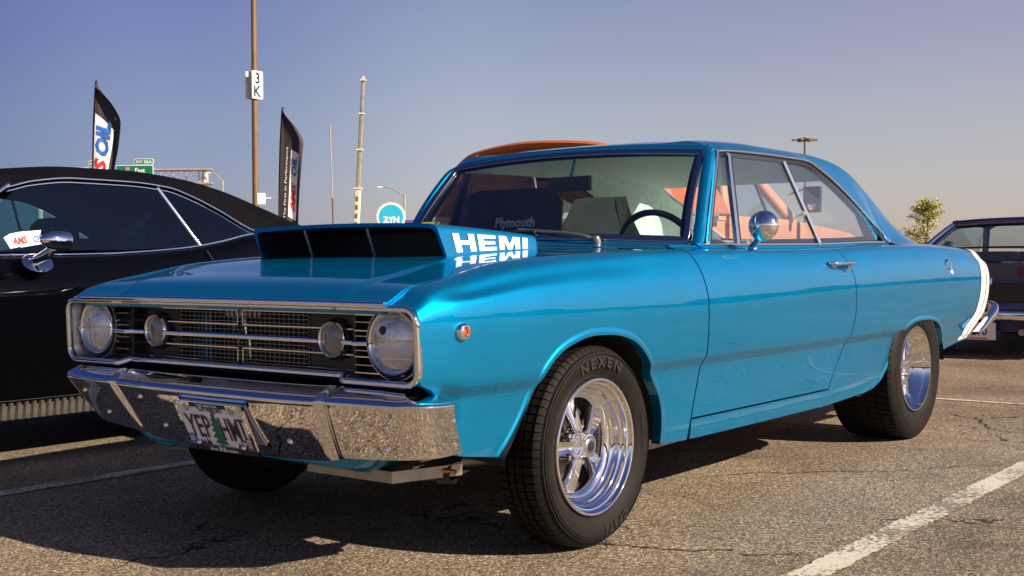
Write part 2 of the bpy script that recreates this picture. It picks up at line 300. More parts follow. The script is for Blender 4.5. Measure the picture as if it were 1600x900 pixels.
# ------------------------------------------------------------------ BLUE CAR
car = thing('blue_car', 'bright blue two door muscle car with hood scoop and white tail stripe', 'car')
Wf = tab([(-.80, .815), (-.74, .824), (-.65, .836), (-.4, .853), (0, .866), (.6, .872), (2.0, .873), (2.8, .868), (3.3, .862), (3.7, .855), (3.95, .848), (4.07, .835), (4.16, .79)])
ZB = tab([(-.80, .372), (-.62, .360), (-.44, .338), (.38, .272), (.68, .264), (1.95, .268), (2.2, .285), (3.15, .388), (3.6, .43), (4.16, .455)])
SEC = tab([  # x: zt, crown inset, crown drop, crown side inset, upper side inset, widest z, band low z, band low inset, band top z, band top inset, bottom inset
    (-.80, .774, .050, .010, .014, .003, .712, .512, .033, .565, .008, .055),
    (-.73, .815, .062, .018, .020, .005, .714, .512, .033, .565, .008, .055),
    (-.56, .852, .108, .044, .036, .010, .716, .512, .033, .565, .008, .054),
    (-.30, .894, .122, .050, .040, .013, .716, .512, .033, .565, .008, .052),
    (.0, .916, .118, .050, .042, .014, .714, .512, .033, .565, .008, .052),
    (.6, .932, .088, .034, .038, .013, .712, .512, .033, .565, .008, .052),
    (1.2, .935, .082, .030, .034, .011, .728, .512, .033, .565, .008, .052),
    (1.95, .943, .080, .030, .034, .011, .750, .512, .033, .566, .008, .052),
    (2.5, .962, .090, .036, .036, .012, .756, .512, .034, .572, .008, .054),
    (3.1, .966, .094, .038, .037, .012, .760, .505, .030, .585, .010, .055),
    (3.6, .957, .096, .040, .038, .012, .762, .490, .048, .605, .011, .068),
    (3.95, .940, .100, .042, .040, .012, .762, .480, .060, .615, .012, .075),
    (4.16, .915, .100, .042, .040, .012, .760, .475, .062, .615, .012, .078)])
SEAMZ = tab([(-.80, .7785), (-.758, .799), (-.729, .815), (-.703, .824), (-.567, .847), (-.339, .888), (-.05, .909), (.30, .921), (.62, .928)])
BELT = tab([(.6, .745, .946), (1.2, .748, .950), (1.9, .748, .958), (2.5, .742, .972), (3.0, .72, .976), (3.4, .70, .972), (3.8, .68, .956), (4.1, .66, .925)])
def section(x, kind, M=420):
    W = float(Wf(x)); zb = float(ZB(x)); zt, a8, d7, a7, a6, zw, z3, o3, z4, o4, o1 = [float(f) for f in SEC(x)]
    if kind == 'fender': ys, zs = .705, float(SEAMZ(x))
    else: ys, zs = [float(f) for f in BELT(x)]
    zmid = zw + .55*(zt - zw); z7 = zt - d7
    z1 = min(zb, z3 - .06)
    p = [(z1, o1), (z1+.03, o1-.004), (z3-.014, o3+.0015), (z3+.005, o3-.0008), (z4-.006, o4+.0018), (z4+.012, o4-.0006), (zw-.05, .0016), (zw, 0), (zw+.03, .0007), (zmid, a6), (z7, a7)]
    if zw + .03 >= zmid: p[8] = (zw + .3*(zmid-zw), .0005)
    yz = [(W - o, z) for z, o in p]
    yz += [(W - a7 - (a8-a7)*.32, zt - d7*.38), (W - a8, zt - .0015)]
    if kind == 'fender': yz += [((W-a8)*.5 + ys*.5, (zt + zs)/2 + .001), (ys, zs)]
    else: yz += [((W-a8)*.62 + ys*.38, zt - .001 + (zs-zt)*.10), ((W-a8)*.22 + ys*.78, zt + (zs-zt)*.35), (ys, zs)]
    return curve(yz, M)
archF = [(-.446, .30), (-.440, .328), (-.418, .355), (-.386, .395), (-.346, .456), (-.313, .52), (-.275, .576), (-.212, .624), (-.119, .655), (-.033, .664), (.085, .657), (.185, .628), (.264, .570), (.328, .494), (.376, .431), (.398, .36), (.402, .25)]
archR = [(2.13, .26), (2.27, .288), (2.35, .308), (2.42, .338), (2.505, .411), (2.562, .488), (2.64, .553), (2.76, .583), (2.93, .587), (3.08, .571), (3.19, .532), (3.25, .475), (3.285, .405), (3.29, .33)]
def dense(a, n=400):
    return spline(a, n)
AF, AR = dense(archF), dense(archR)
def archz(x, A):
    return np.interp(x, np.maximum.accumulate(A[:, 0]), A[:, 1], left=-1, right=-1)
def archdist(x, z, A):
    return np.sqrt(((A[None, :, 0]-np.atleast_1d(x)[:, None])**2 + (A[None, :, 1]-np.atleast_1d(z)[:, None])**2)).min(1)
def ss(t): t = np.clip(t, 0, 1); return t*t*(3-2*t)
FRONTX = pchip([.34, .37, .455, .49, .52, .551, .571, .60, .9], [-.667, -.669, -.666, -.671, -.686, -.725, -.774, -.784, -.784])
S0 = pchip([.25, .348, .591, .749, .88, .935, .96], [.585, .607, .657, .655, .62, .592, .58])
S1 = pchip([.25, .359, .44, .517, .60, .682, .795, .90, .94, .98], [1.74, 1.80, 1.865, 1.922, 1.968, 1.990, 1.978, 1.915, 1.876, 1.83])
TAILX = pchip([.40, .434, .52, .60, .68, .79, .86, .92, .96], [3.62, 3.69, 3.90, 4.045, 4.105, 4.118, 4.095, 4.05, 4.01])
def panel(xs, kind, arch=None, front=None, rear=None, zmin=None, zmax=None, rows=96, Lw=.24, lift=0.0):
    """columns of the body side between two nominal x, cut by the wheel arch, edges warped to the real seam lines -> (cols, rows, 3)"""
    out = []
    for x in xs:
        s = section(x, kind); z0 = float(ZB(x))
        if arch is not None: z0 = max(z0, float(archz(x, arch)))
        if zmin is not None: z0 = max(z0, zmin(x) if callable(zmin) else zmin)
        k = s[:, 1] >= z0 - 1e-9; first = int(np.argmax(k)); q = s[first:]
        if first > 0:
            a, b = s[first-1], s[first]; t = (z0 - a[1])/(b[1]-a[1]+1e-12); q = np.vstack([a + (b-a)*t, q])
        if zmax is not None:
            kk = np.argmax(q[:, 1] > zmax) if (q[:, 1] > zmax).any() else len(q)
            e = q[kk-1:kk+1]
            q = q[:kk]
            if len(e) == 2: q = np.vstack([q, e[0] + (e[1]-e[0])*((zmax-e[0, 1])/(e[1, 1]-e[0, 1]))])
        u = np.concatenate([[0], np.cumsum(np.linalg.norm(np.diff(q, axis=0), axis=1))])
        t = np.linspace(0, u[-1], rows); out.append(np.stack([np.full(rows, x), -np.interp(t, u, q[:, 0]), np.interp(t, u, q[:, 1])], 1))
    P = np.array(out); X = P[..., 0].copy()
    if front is not None: P[..., 0] += (front(P[..., 2]) - xs[0])*(1 - ss((X - xs[0])/Lw))
    if rear is not None: P[..., 0] += (rear(P[..., 2]) - xs[-1])*(1 - ss((xs[-1] - X)/Lw))
    if arch is not None:                                     # rolled lip round the opening
        d = archdist(P[..., 0].ravel(), P[..., 2].ravel(), arch).reshape(X.shape)
        P[..., 1] -= .0042*(1 - ss((d - .010)/.012))
    return P
def flange(m, P, sides, dep=.022):
    if 'f' in sides: e = P[0]; m.grid(np.stack([e + [0, dep, 0], e], 0))
    if 'r' in sides: e = P[-1]; m.grid(np.stack([e, e + [0, dep, 0]], 0))
    if 'b' in sides: e = P[:, 0]; m.grid(np.stack([e + [0, dep*1.6, 0.0], e], 1))
    if 't' in sides: e = P[:, -1]; m.grid(np.stack([e, e + [0, .004, -dep]], 1))
    return m
def both(name, m, material, parent=None, smooth=35):
    a = m.build(name, material, parent or car, smooth); b = m.mirror().build(name, material, parent or car, smooth); return a, b
def archcols(x0, x1, A, n_out=.02):
    a = A[(A[:, 0] > x0) & (A[:, 0] < x1)]
    u = np.concatenate([[0], np.cumsum(np.linalg.norm(np.diff(A, axis=0), axis=1))]); n = 90
    xa = np.interp(np.linspace(0, u[-1], n), u, np.maximum.accumulate(A[:, 0]))
    lo = np.arange(x0, A[0, 0]-.005, n_out); hi = np.arange(A[-1, 0]+.0004, x1, n_out)
    xs = np.concatenate([lo, xa, hi, [x1]]); return np.unique(np.round(xs[(xs >= x0) & (xs <= x1)], 5))
GAP = .0036
Pf = panel(archcols(-.80, .63, AF), 'fender', AF, FRONTX, lambda z: S0(z) - GAP)
both('front_fender', flange(MB().grid(Pf), Pf, 'frb'), BLUE)
xs = np.linspace(.63, 1.93, 90)
Pd = panel(xs, 'door', None, lambda z: S0(z) + GAP, lambda z: S1(z) - GAP, zmin=.3395, Lw=.3)
DOORS = both('door', flange(MB().grid(Pd), Pd, 'frbt'), BLUE)
Pr = panel(np.linspace(.605, 1.80, 60), 'door', None, lambda z: np.full_like(z, .608), None, zmax=.333, rows=24)
both('rocker_panel', flange(MB().grid(Pr), Pr, 'ftb'), BLUE)
Pq = panel(archcols(1.93, 4.16, AR), 'door', AR, lambda z: S1(z) + GAP, TAILX, Lw=.30)
both('quarter_panel', flange(MB().grid(Pq), Pq, 'fb'), BLUE)
# white tail stripes follow the slant of the tail edge
def side_y(x, z):
    s = section(x, 'door'); k = int(np.argmax(s[:, 1] >= z)); return float(s[k, 0])
STX = pchip([.42, .44, .52, .60, .68, .79, .86, .92, .95, .98], [3.61, 3.62, 3.70, 3.785, 3.825, 3.84, 3.84, 3.835, 3.83, 3.825])
for d0, d1 in ((0, .096), (.112, .206)):
    m = MB(); G = []
    for uu in np.linspace(0, 1, 6):
        colp = []
        for i in range(70):
            xx = 3.75 + d0 + (d1-d0)*uu; s = section(xx, 'door'); zlo = float(ZB(xx)) + .004
            kk = np.where(s[:, 1] >= zlo)[0]; j = kk[0] + int((len(s)-1-kk[0])*i/69); z = s[j, 1]; xr_ = float(STX(z)) + d0 + (d1-d0)*uu
            # body x at that nominal column after warp
            s2 = section(min(4.15, xr_ + max(0, (4.16-float(TAILX(z)))*(1-ss((4.16-xr_)/.30)))), 'door')
            j2 = int(np.argmin((s2[:, 1]-z)**2 + .2*(s2[:, 0]-s[j, 0])**2))
            colp.append((xr_, -(s2[j2, 0] + .0025), z + (.002 if i > 55 else 0)))
        G.append(colp)
    m.grid(G); a, b = both('tail_stripe', m, WHITE)
# hood, cowl
def hood_z(x, y):
    c = pchip([-.80, -.6, 0, .62], [.001, .010, .018, .024])(x); z = SEAMZ(x) + c*(1 - (np.abs(y)/.702)**2.2)
    e = ss((.545 - np.abs(y))/.035); z = z + .006*e*ss((x+.80)/.05)*(1 - ss((x+.55)/.5)); return z
xs = np.concatenate([np.linspace(-.795, -.68, 14), np.linspace(-.66, .56, 60)]); ys = np.concatenate([np.linspace(-.7012, -.50, 22), np.linspace(-.49, .49, 40), np.linspace(.50, .7012, 22)])
X, Y = np.meshgrid(xs, ys, indexing='ij'); P = np.stack([X, Y, hood_z(X, Y)], -1)
m = MB().grid(P, flip=True)
for e in (P[:, 0], P[:, -1]): m.grid(np.stack([e, e - [0, 0, .03]], 1))
m.grid(np.stack([P[0], P[0] + [.012, 0, -.03]], 0)); m.grid(np.stack([P[-1], P[-1] - [0, 0, .03]], 0))
m.build('hood', BLUE, car, 40)
wbx = lambda y: .64 + .165*(np.abs(y)/.70)**2.0
wbz = lambda y: .982 - .020*(np.abs(y)/.70)**2
wtx = lambda y: 1.015 + .04*(np.abs(y)/.625)**2
wtz = lambda y: 1.332 - .024*(np.abs(y)/.625)**2
ys = np.linspace(-.735, .735, 40); us = np.linspace(0, 1, 10)
G = np.array([[( .566 + (wbx(min(abs(y), .70)) + .01 - .566)*u, y, float(SEAMZ(.6)) + .024*(1-(abs(y)/.74)**2.2) + (wbz(y) - .006 - float(SEAMZ(.6)) - .024*(1-(abs(y)/.74)**2.2))*ss(u)) for y in ys] for u in us])
MB().grid(G, flip=True).build('cowl_panel', BLUE, car, 50)
# hood scoop: wide open mouth, straight sides, falls to the rear
def scoop_side(x, t, s):     # t 0 base .. 1 top
    k = (x + .26)/.52; zb_ = float(hood_z(np.array(x), np.array(.42))); h = .104 - .052*k
    return (x - .045*t*(1-k), s*(.436 + .012*t*0 - .020*k - .004*t), zb_ - .004 + h*t)
m = MB()
xs = np.linspace(-.245, .25, 24)
rim = []
def scoop_ring(x, shrink=0.0, n=11):
    k = (x + .26)/.52; zb_ = float(hood_z(np.array(x), np.array(.42))) - .004; h = .106 - .054*k; w = .437 - .02*k - shrink; hh = h - shrink
    pts = [(-w-.004, 0), (-w-.003, hh*.35), (-w, hh*.7)]
    for a in np.linspace(0, PI/2, 7): r = .022; pts.append((-w + r - r*math.cos(a), hh - r + r*math.sin(a)))
    for yy in np.linspace(-w+.03, w-.03, 16): pts.append((yy, hh + .010*(1-(yy/w)**2)))
    pts += [(-a, b) for a, b in pts[:10][::-1]]
    return np.array([(x - .05*max(0, b/h)*(1-k)**2*1.0, a, zb_ + b) for a, b in pts])
Go = np.array([scoop_ring(x) for x in xs]); m.grid(Go)
tail = scoop_ring(xs[-1]); tl2 = tail.copy(); tl2[:, 0] += .028; tl2[:, 1] *= .965; tl2[:, 2] = hood_z(tl2[:, 0], tl2[:, 1]) + (tail[:, 2] - hood_z(tail[:, 0], tail[:, 1]))*.25
m.grid(np.stack([tail, tail*.4 + tl2*.6 + np.array([0, 0, .008]), tl2], 0))
Gi = np.array([scoop_ring(x, .012) for x in xs[:14]]); m.grid(np.stack([Gi[0], Go[0]], 0))
scoop = m.build('hood_scoop', BLUE, car, 45)
mi = MB().grid(Gi, flip=True); bw = Gi[-1]; mi.add(bw, [tuple(range(len(bw)))])
fl = np.array([[(x, y, float(hood_z(np.array(x), np.array(y))) + .003) for y in np.linspace(-.41, .41, 12)] for x in np.linspace(-.235, .0, 5)])
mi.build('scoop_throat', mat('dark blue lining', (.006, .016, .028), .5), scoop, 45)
for y in (.182, -.118):
    b = np.array((-.235, y, float(hood_z(np.array(-.235), np.array(y))) - .01)); t = np.array((-.275, y, 1.004))
    MB().sweep([b, t], circ(.0055, 10), up=(1, 0, 0)).build('scoop_rod', ALU, scoop)
for sgn in (-1, 1):
    st = .29; GL_ = {'H': ([(0, 0), (st, 0), (st, .39), (1-st, .39), (1-st, 0), (1, 0), (1, 1), (1-st, 1), (1-st, .62), (st, .62), (st, 1), (0, 1)], 1.0, .0),
      'E': ([(0, 0), (.92, 0), (.92, .22), (st, .22), (st, .40), (.86, .40), (.86, .60), (st, .60), (st, .78), (.90, .78), (.90, 1), (0, 1)], .92, .0),
      'M': ([(0, 0), (.26, 0), (.26, .66), (.46, 0), (.68, 0), (.88, .66), (.88, 0), (1.14, 0), (1.14, 1), (.76, 1), (.57, .36), (.38, 1), (0, 1)], 1.14, .0),
      'I': ([(0, 0), (.29, 0), (.29, 1), (0, 1)], .29, .0)}
    tot = sum(GL_[c][1] for c in 'HEMI') + 3*.16; cur = 0.0
    for ch in 'HEMI':
        pts, wd, _ = GL_[ch]; q = []
        dens = []
        for i_ in range(len(pts)):
            (a0, b0), (a1, b1) = pts[i_], pts[(i_+1) % len(pts)]
            dens.append((a0, b0))
        for a, b in dens:
            a = (cur + a)/tot; x = -.190 + .385*(a if sgn < 0 else 1-a); k = (x + .26)/.52; h = .106 - .054*k; zb_ = float(hood_z(np.array(x), np.array(.42))) - .004; t = .12 + .62*b
            q.append((x - .05*t*(1-k)**2, sgn*(.437 - .02*k + .0045 - .0012*b), zb_ + h*t))
        cur += wd + .16
        mm = MB(); mm.add(np.array(q), [tuple(range(len(q)))]); mm.build('scoop_lettering', WHITES, scoop, None)

# ---- grille and lamps
LENSG = glass('headlamp glass', (.95, .97, 1.0), 2.9); _t = LENSG.node_tree; _m = [n for n in _t.nodes if n.type == 'MIX_SHADER'][0]; _o = [n for n in _t.nodes if n.type == 'OUTPUT_MATERIAL'][0]
_d = _t.nodes.new('ShaderNodeBsdfDiffuse'); _d.inputs[0].default_value = (.85, .87, .9, 1); _x = _t.nodes.new('ShaderNodeMixShader'); _x.inputs[0].default_value = .15
_t.links.new(_m.outputs[0], _x.inputs[1]); _t.links.new(_d.outputs[0], _x.inputs[2]); _t.links.new(_x.outputs[0], _o.inputs[0])
def rrect(y0, y1, z0, z1, r, n=6):
    out = []
    for cy, cz, q in ((y1-r, z1-r, 0), (y0+r, z1-r, 1), (y0+r, z0+r, 2), (y1-r, z0+r, 3)):
        for t in np.linspace(0, PI/2, n): out.append((cy + r*math.cos(PI/2*q+t), cz + r*math.sin(PI/2*q+t)))
    return np.array(out)
def recess(y): return .028*ss((.522 - abs(y))/.022)
lp = rrect(-.806, .806, .567, .768, .040)
def densify(lp, d=.012):
    o = []
    for i in range(len(lp)):
        a, b = lp[i], lp[(i+1) % len(lp)]; k = max(1, int(np.linalg.norm(b-a)/d))
        for j in range(k): o.append(a + (b-a)*j/k)
    return np.array(o)
lpd = densify(lp)
def rimx(y, z): return -.788 + .010*(.768-z)/.2 + recess(y)*(1 if z < .65 else .25)
def rimz(y, z): return z + (.010*ss((.522-abs(y))/.022) if z < .6 else 0)
path = np.array([(rimx(y, z), y, rimz(y, z)) for y, z in lpd])
nrm = np.array([(-1, 0, 0)]*len(path))
grille = MB().sweep(path, bevrect(.017, .022, .006), up=(-1, 0, 0), closed=True).build('grille_surround', CHROME, car, 50)
inn = np.array([((y*.985), (z-.667)*.94+.667) for y, z in lpd])
G = np.stack([path*[1, .992, 1] + [.004, 0, 0], np.array([(-.728 + recess(y)*1.2, y*.975, (z-.667)*.87+.667) for y, z in lpd])], 0)
MB().grid(G, closev=True).build('grille_inner_wall', SATIN, grille, 50)
for s in (-1, 1):
    MB().box((-.690, s*.66, .667), (.012, .285, .20)).build('headlight_panel', GRILLEB, grille)
m = MB().box((-.640, 0, .667), (.01, 1.05, .24)); m.build('radiator', BLACK, grille)
# louvred side bays between headlight and turn lamp, open wire mesh in the middle
m = MB()
for z in np.linspace(.585, .750, 14): m.box((-.696, 0, z), (.012, .60, .0014))
for y in np.linspace(-.30, .30, 29): m.box((-.694, y, .667), (.008, .0013, .170))
tag(m.build('grille_mesh', PLATED, grille, None), kind='stuff')
for s in (-1, 1):
    MB().box((-.690, s*.41, .667), (.008, .215, .182)).build('grille_bay', GRILLEB, grille)
    for z in np.linspace(.588, .748, 12):
        if abs(z-.667) < .016: continue
        MB().box((-.697, s*.41, z), (.010, .21, .004)).build('grille_louvre', GRILLEB, grille)
    MB().box((-.712, s*.520, .667), (.035, .012, .19)).build('grille_post', GRILLEB, grille)
    for z in (.747, .703, .631, .587):
        MB().sweep([(-.705, s*.30, z), (-.706, s*.515, z)], rect(.005, .0032)).build('grille_bar', CHROME, grille)
        MB().sweep([(-.738, s*.53, z), (-.738, s*.795, z)], rect(.005, .0032)).build('grille_bar', CHROME, grille)
    for z in (.7265, .6875, .648, .608): MB().sweep([(-.736, s*.53, z), (-.736, s*.60, z)], rect(.005, .003)).build('grille_louvre', SATIN, grille)
    for z0, z1 in ((.703, .747), (.587, .631)):
        MB().sweep([(-.704, s*.012, z0), (-.704, s*.012, z1)], rect(.0036, .0036), up=(-1, 0, 0)).build('grille_bar', CHROME, grille)
        for zz_ in (z0, z1): MB().sweep([(-.704, s*.012, zz_), (-.704, s*.37, zz_)], rect(.0036, .0036), up=(-1, 0, 0)).build('grille_bar', CHROME, grille)
    MB().sweep([(-.716, s*.0, .667), (-.716, s*.365, .667)], bevrect(.014, .020, .005), up=(-1, 0, 0)).build('grille_centre_bar', CHROME, grille)
    MB().sweep([(-.716, s*.465, .667), (-.722, s*.515, .667), (-.744, s*.535, .667), (-.744, s*.592, .669)], bevrect(.014, .022, .005), up=(-1, 0, 0)).build('grille_centre_bar', CHROME, grille)
    MB().sweep([(-.738, s*.778, .672), (-.752, s*.795, .672)], bevrect(.03, .02, .005), up=(0, 0, 1)).build('grille_centre_bar', SATIN, grille)
    # turn lamp
    c = (-.706, s*.415, .672)
    tl = MB().lathe([(.046, .004), (.047, .012), (.051, .016), (.0545, .012), (.056, .0), (.056, -.012)], c, (-1, 0, 0), 40).build('turn_lamp', CHROME, car, 60)
    MB().lathe([(.053, -.01), (.059, .004), (.061, .004), (.0625, .0), (.0625, -.012)], c, (-1, 0, 0), 40).build('lamp_ring', BLACK, tl, 60)
    MB().lathe([(.0005, .0145), (.02, .0135), (.036, .010), (.046, .005)], c, (-1, 0, 0), 40).build('lamp_lens', mat('smoked lens', (.21, .195, .18), .10, coat=1) if 'smoked lens' not in MT else MT['smoked lens'], tl, 60)
    # headlight
    c = (-.742, s*.690, .676)
    h = MB().lathe([(.082, .010), (.083, .016), (.0875, .018), (.0905, .012), (.0915, 0), (.0915, -.05)], c, (-1, 0, 0), 56).build('headlight', CHROME, car, 60)
    MB().lathe([(.0925, -.01), (.0935, .006), (.0985, .008), (.101, .002), (.101, -.05)], c, (-1, 0, 0), 56).build('lamp_ring', BLACK, h, 60)
    MB().lathe([(.1015, -.01), (.1025, .006), (.1055, .006), (.106, -.05)], c, (-1, 0, 0), 56).build('bezel_ring', SATIN, h, 60)
    MB().lathe([(.001, -.036), (.02, -.034), (.045, -.026), (.066, -.012), (.083, .006)], c, (-1, 0, 0), 56).build('reflector', mat('lamp reflector', (.62, .63, .66), .20, 1.0) if 'lamp reflector' not in MT else MT['lamp reflector'], h, 180)
    # lens with moulded flutes
    th = np.linspace(0, 2*PI, 73)[:-1]; rr = np.linspace(.0005, .0825, 26); G = []
    for a in th:
        row = []
        for r in rr:
            y, z = r*math.cos(a), r*math.sin(a); fl = (.0011*abs(math.sin(y*260)) if -.055 < z < .02 else .0007*abs(math.sin(y*150)))*(1 if r < .076 else 0)
            row.append((-.742 - .010 - .020*(1-(r/.083)**2) - fl, s*.69 + y, .676 + z))
        G.append(row)
    MB().grid(G, closeu=True).build('headlight_lens', LENSG, h, 20)
    if s < 0: MB().lathe([(.0005, .0290), (.0115, .0285), (.0125, .0255)], (-.742, s*.69 + .024, .676+.032), (-1, 0, 0), 20).build('lens_medallion', SIGNK, h)
# chrome lip above the grille on the hood edge
ys = np.linspace(-.702, .702, 80)
MB().sweep([(-.7965, y, float(hood_z(np.array(-.795), np.array(y))) - .004) for y in ys], bevrect(.016, .019, .006), up=(0, 0, 1)).build('hood_lip', CHROME, car, 50)
# ---- front bumper
def bump_plan(s):      # s = signed girth position; returns top & bottom lines via |y|
    pass
BT = [  # y, x, z of the top front edge ; y, x, z of the bottom edge ; depth of top ledge
    (0, -.840, .508, 0, -.738, .318), (.22, -.839, .508, .20, -.736, .318), (.42, -.835, .510, .38, -.730, .325), (.462, -.834, .511, .42, -.728, .328), (.488, -.820, .512, .445, -.720, .333),
    (.515, -.830, .513, .47, -.730, .337), (.66, -.826, .515, .60, -.725, .347), (.76, -.819, .516, .70, -.720, .355), (.795, -.809, .517, .735, -.708, .358), (.822, -.789, .517, .762, -.688, .360), (.838, -.755, .517, .785, -.655, .364), (.846, -.690, .516, .800, -.600, .370)]
bt = np.array(BT); 
uy = np.concatenate([[0], np.cumsum(np.linalg.norm(np.diff(bt[:, :3], axis=0), axis=1))]); un_ = np.unique(np.concatenate([np.linspace(0, uy[-1], 70), np.linspace(uy[3]-.01, uy[5]+.01, 14), np.linspace(uy[7], uy[-1], 24)]))
B6 = np.stack([np.interp(un_, uy, bt[:, k]) if False else pchip(uy, bt[:, k])(un_) for k in range(6)], 1)
def bump_col(b):
    y0, x0, z0, y1, x1, z1 = b
    T = np.array([x0, y0, z0]); Bm = np.array([x1, y1, z1]); inw = np.array([.064, -.035 if y0 > .7 else 0, .040])
    if y0 > .76: inw = inw*(1-ss((y0-.76)/.08)) + np.array([.0, -.075, .02])*ss((y0-.76)/.08)
    pts = [T + inw*1.0 + [0, 0, -.03], T + inw, T + inw*.55 + [0, 0, .004], T + inw*.22 + [0, 0, .003], T + inw*.07, T + (Bm-T)*.03 - inw*.03, T + (Bm-T)*.10 - inw*.02]
    for t in (.25, .45, .65, .82, .93): pts.append(T + (Bm-T)*t + np.array([-.004*math.sin(PI*t), 0, 0]))
    pts += [Bm + [.002, 0, .0], Bm + inw*.10 + [0, 0, .004], Bm + inw*.4 + [0, 0, .012]]
    return spline(pts, 46)
half = np.array([bump_col(b) for b in B6]); other = half[1:][::-1]*np.array([1, -1, 1]); G = np.concatenate([other, half], 0)
bm_ = MB().grid(G); 
for e in (G[0], G[-1]): bm_.add(e, [tuple(range(len(e)))])
bumper = bm_.build('front_bumper', CHROME, car, 60)
def on_face(y, t):
    i = int(np.argmin(np.abs(B6[:, 0] - abs(y)))); b = B6[i]; T = np.array([b[1], b[0], b[2]]); Bm = np.array([b[4], b[3], b[5]]); p = T + (Bm-T)*t
    n = np.cross(Bm-T, [0, 1, 0]); n /= np.linalg.norm(n); n = n if n[0] < 0 else -n; p[1] *= np.sign(y) if y else 1; return p + np.array([-.003*math.sin(PI*t), 0, 0]), n
for y, t in ((-.715, .40), (-.70, .80), (-.365, .22), (-.31, .70), (.365, .22), (.31, .70), (.715, .30), (.66, .72)):
    p, n = on_face(y, t); MB().lathe([(.0005, .007), (.006, .0062), (.0095, .003), (.0105, -.004)], p, n, 18).build('bumper_bolt', CHROME, bumper, 60)
# licence plate in a chrome frame
pt = np.array([-.829, .000, .479]); pb = np.array([-.758, .0, .322]); dz = pb - pt; ln = np.linalg.norm(dz); dv = -dz/ln; nv = np.array([-dv[2], 0, dv[0]]); nv = nv if nv[0] < 0 else -nv
pc = (pt+pb)/2 + nv*.004
def pl(u, v, h=0): return pc + np.array([0, -u, 0]) + dv*v + nv*h
PLM = mat('plate print', (.84, .83, .97), .4, coat=.3); PLS = mat('plate sky', (.55, .76, .90), .4); INK = mat('plate ink', (.045, .028, .075), .45); FIR = mat('plate fir green', (.0, .17, .09), .45); MTN = mat('plate mountain', (.22, .20, .42), .45)
pm = MB(); o2 = [(-.152, -.076), (.152, -.076), (.152, .076), (-.152, .076)]; pm.poly_prism(o2, lambda u, v: pl(u, v, .003), lambda u, v: pl(u, v, -.002)); plate = pm.build('licence_plate', PLM, car, None)
def flat(name, pts, m, h, par=None):
    q = MB(); q.poly_prism(pts, lambda u, v: pl(u, v, h), lambda u, v: pl(u, v, h-.0006)); return q.build(name, m, par or plate, None)
flat('plate_print', [(-.15, .078-.004), (-.15, .02), (-.13, .045), (-.115, .052), (-.095, .066), (-.06, .060), (-.03, .070), (.0, .060), (.03, .050), (.055, .064), (.09, .045), (.12, .055), (.15, .035), (.15, .074)], PLS, .0042)
flat('plate_print', [(-.15, -.075), (.15, -.075), (.15, -.064), (.12, -.060), (.06, -.066), (0, -.062), (-.06, -.066), (-.11, -.060), (-.15, -.064)], MTN, .0042)
for x0 in (-.082, -.066, -.055, .082, .095, .107, -.095, .118):
    hh = .026 if x0 in (-.066, .095) else .019; flat('plate_print', [(x0-.008, -.066), (x0+.008, -.066), (x0, -.066+hh)], INK, .0046)
tree = [(0.004, .050)]
for i, (wd, z) in enumerate([(.010, .036), (.006, .033), (.018, .020), (.010, .017), (.022, .002), (.012, -.001), (.026, -.018), (.014, -.021), (.030, -.040), (.015, -.043), (.030, -.058)]): tree.append((.004 + wd, z))
tree += [(.008, -.058), (.008, -.072), (.0, -.072), (.0, -.060)] + [(.004 - wd*(.9 if i % 2 else 1.1), z + .004) for i, (wd, z) in enumerate([(.010, .036), (.006, .033), (.018, .020), (.010, .017), (.022, .002), (.012, -.001), (.026, -.018), (.014, -.021), (.030, -.040), (.015, -.043), (.030, -.058)])][::-1]
flat('plate_print', tree, FIR, .0052)
def ptxt(s, size, u, v, m, h=.0056, bold=0, sx=1, par=None, name='plate_lettering'):
    V, Fc = text(s, size, bold, 0, 2, sx); q = MB(); q.add(np.array([pl(u+a, v+b, h) for a, b in V]), Fc); return q.build(name, m, par or plate, None)
ptxt('YEP', .112, -.080, .000, INK, bold=.0012, sx=.62); ptxt('HM', .112, .066, -.002, INK, bold=.0012, sx=.56); flat('plate_lettering', [(.122, -.041), (.130, -.041), (.130, .037), (.122, .037)], INK, .0056); flat('plate_lettering', [(.113, -.042), (.139, -.042), (.139, -.034), (.113, -.034)], INK, .0058); flat('plate_lettering', [(.113, .031), (.139, .031), (.139, .039), (.113, .039)], INK, .0058); ptxt('Oregon', .036, .0, .062, INK, bold=.0006)
BLU = mat('sticker blue', (.02, .22, .52), .4); REDS = mat('sticker red', (.50, .02, .03), .4)
flat('plate_sticker', [(-.151, -.062), (-.118, -.062), (-.118, -.032), (-.151, -.032)], BLU, .0052); ptxt('10', .026, -.1345, -.047, WHITES, .0060, .0006, .9)
flat('plate_sticker', [(.120, -.062), (.151, -.062), (.151, -.028), (.120, -.028)], REDS, .0052); ptxt('22', .020, .1355, -.050, WHITES, .0060, .0006, .9); flat('plate_sticker', [(.123, -.040), (.148, -.040), (.148, -.031), (.123, -.031)], WHITES, .0058)
fr = MB()
for pts in ([(-.161, -.084), (.161, -.084), (.161, -.062-.006), (-.161, -.062-.006)], [(-.161, -.084), (-.147, -.084), (-.147, .084), (-.161, .084)], [(.147, -.084), (.161, -.084), (.161, .084), (.147, .084)], [(-.161, .070), (-.161, .084), (.161, .084), (.161, .070)]):
    fr.poly_prism(pts, lambda u, v: pl(u, v, .0075), lambda u, v: pl(u, v, .001))
fr.build('plate_frame', CHROME, plate, None)
flat('frame_band', [(-.146, -.0835), (.146, -.0835), (.146, -.067), (-.146, -.067)], SIGNK, .0085); ptxt('direct    connection', .0165, .004, -.0755, WHITES, .0092, .0004); 
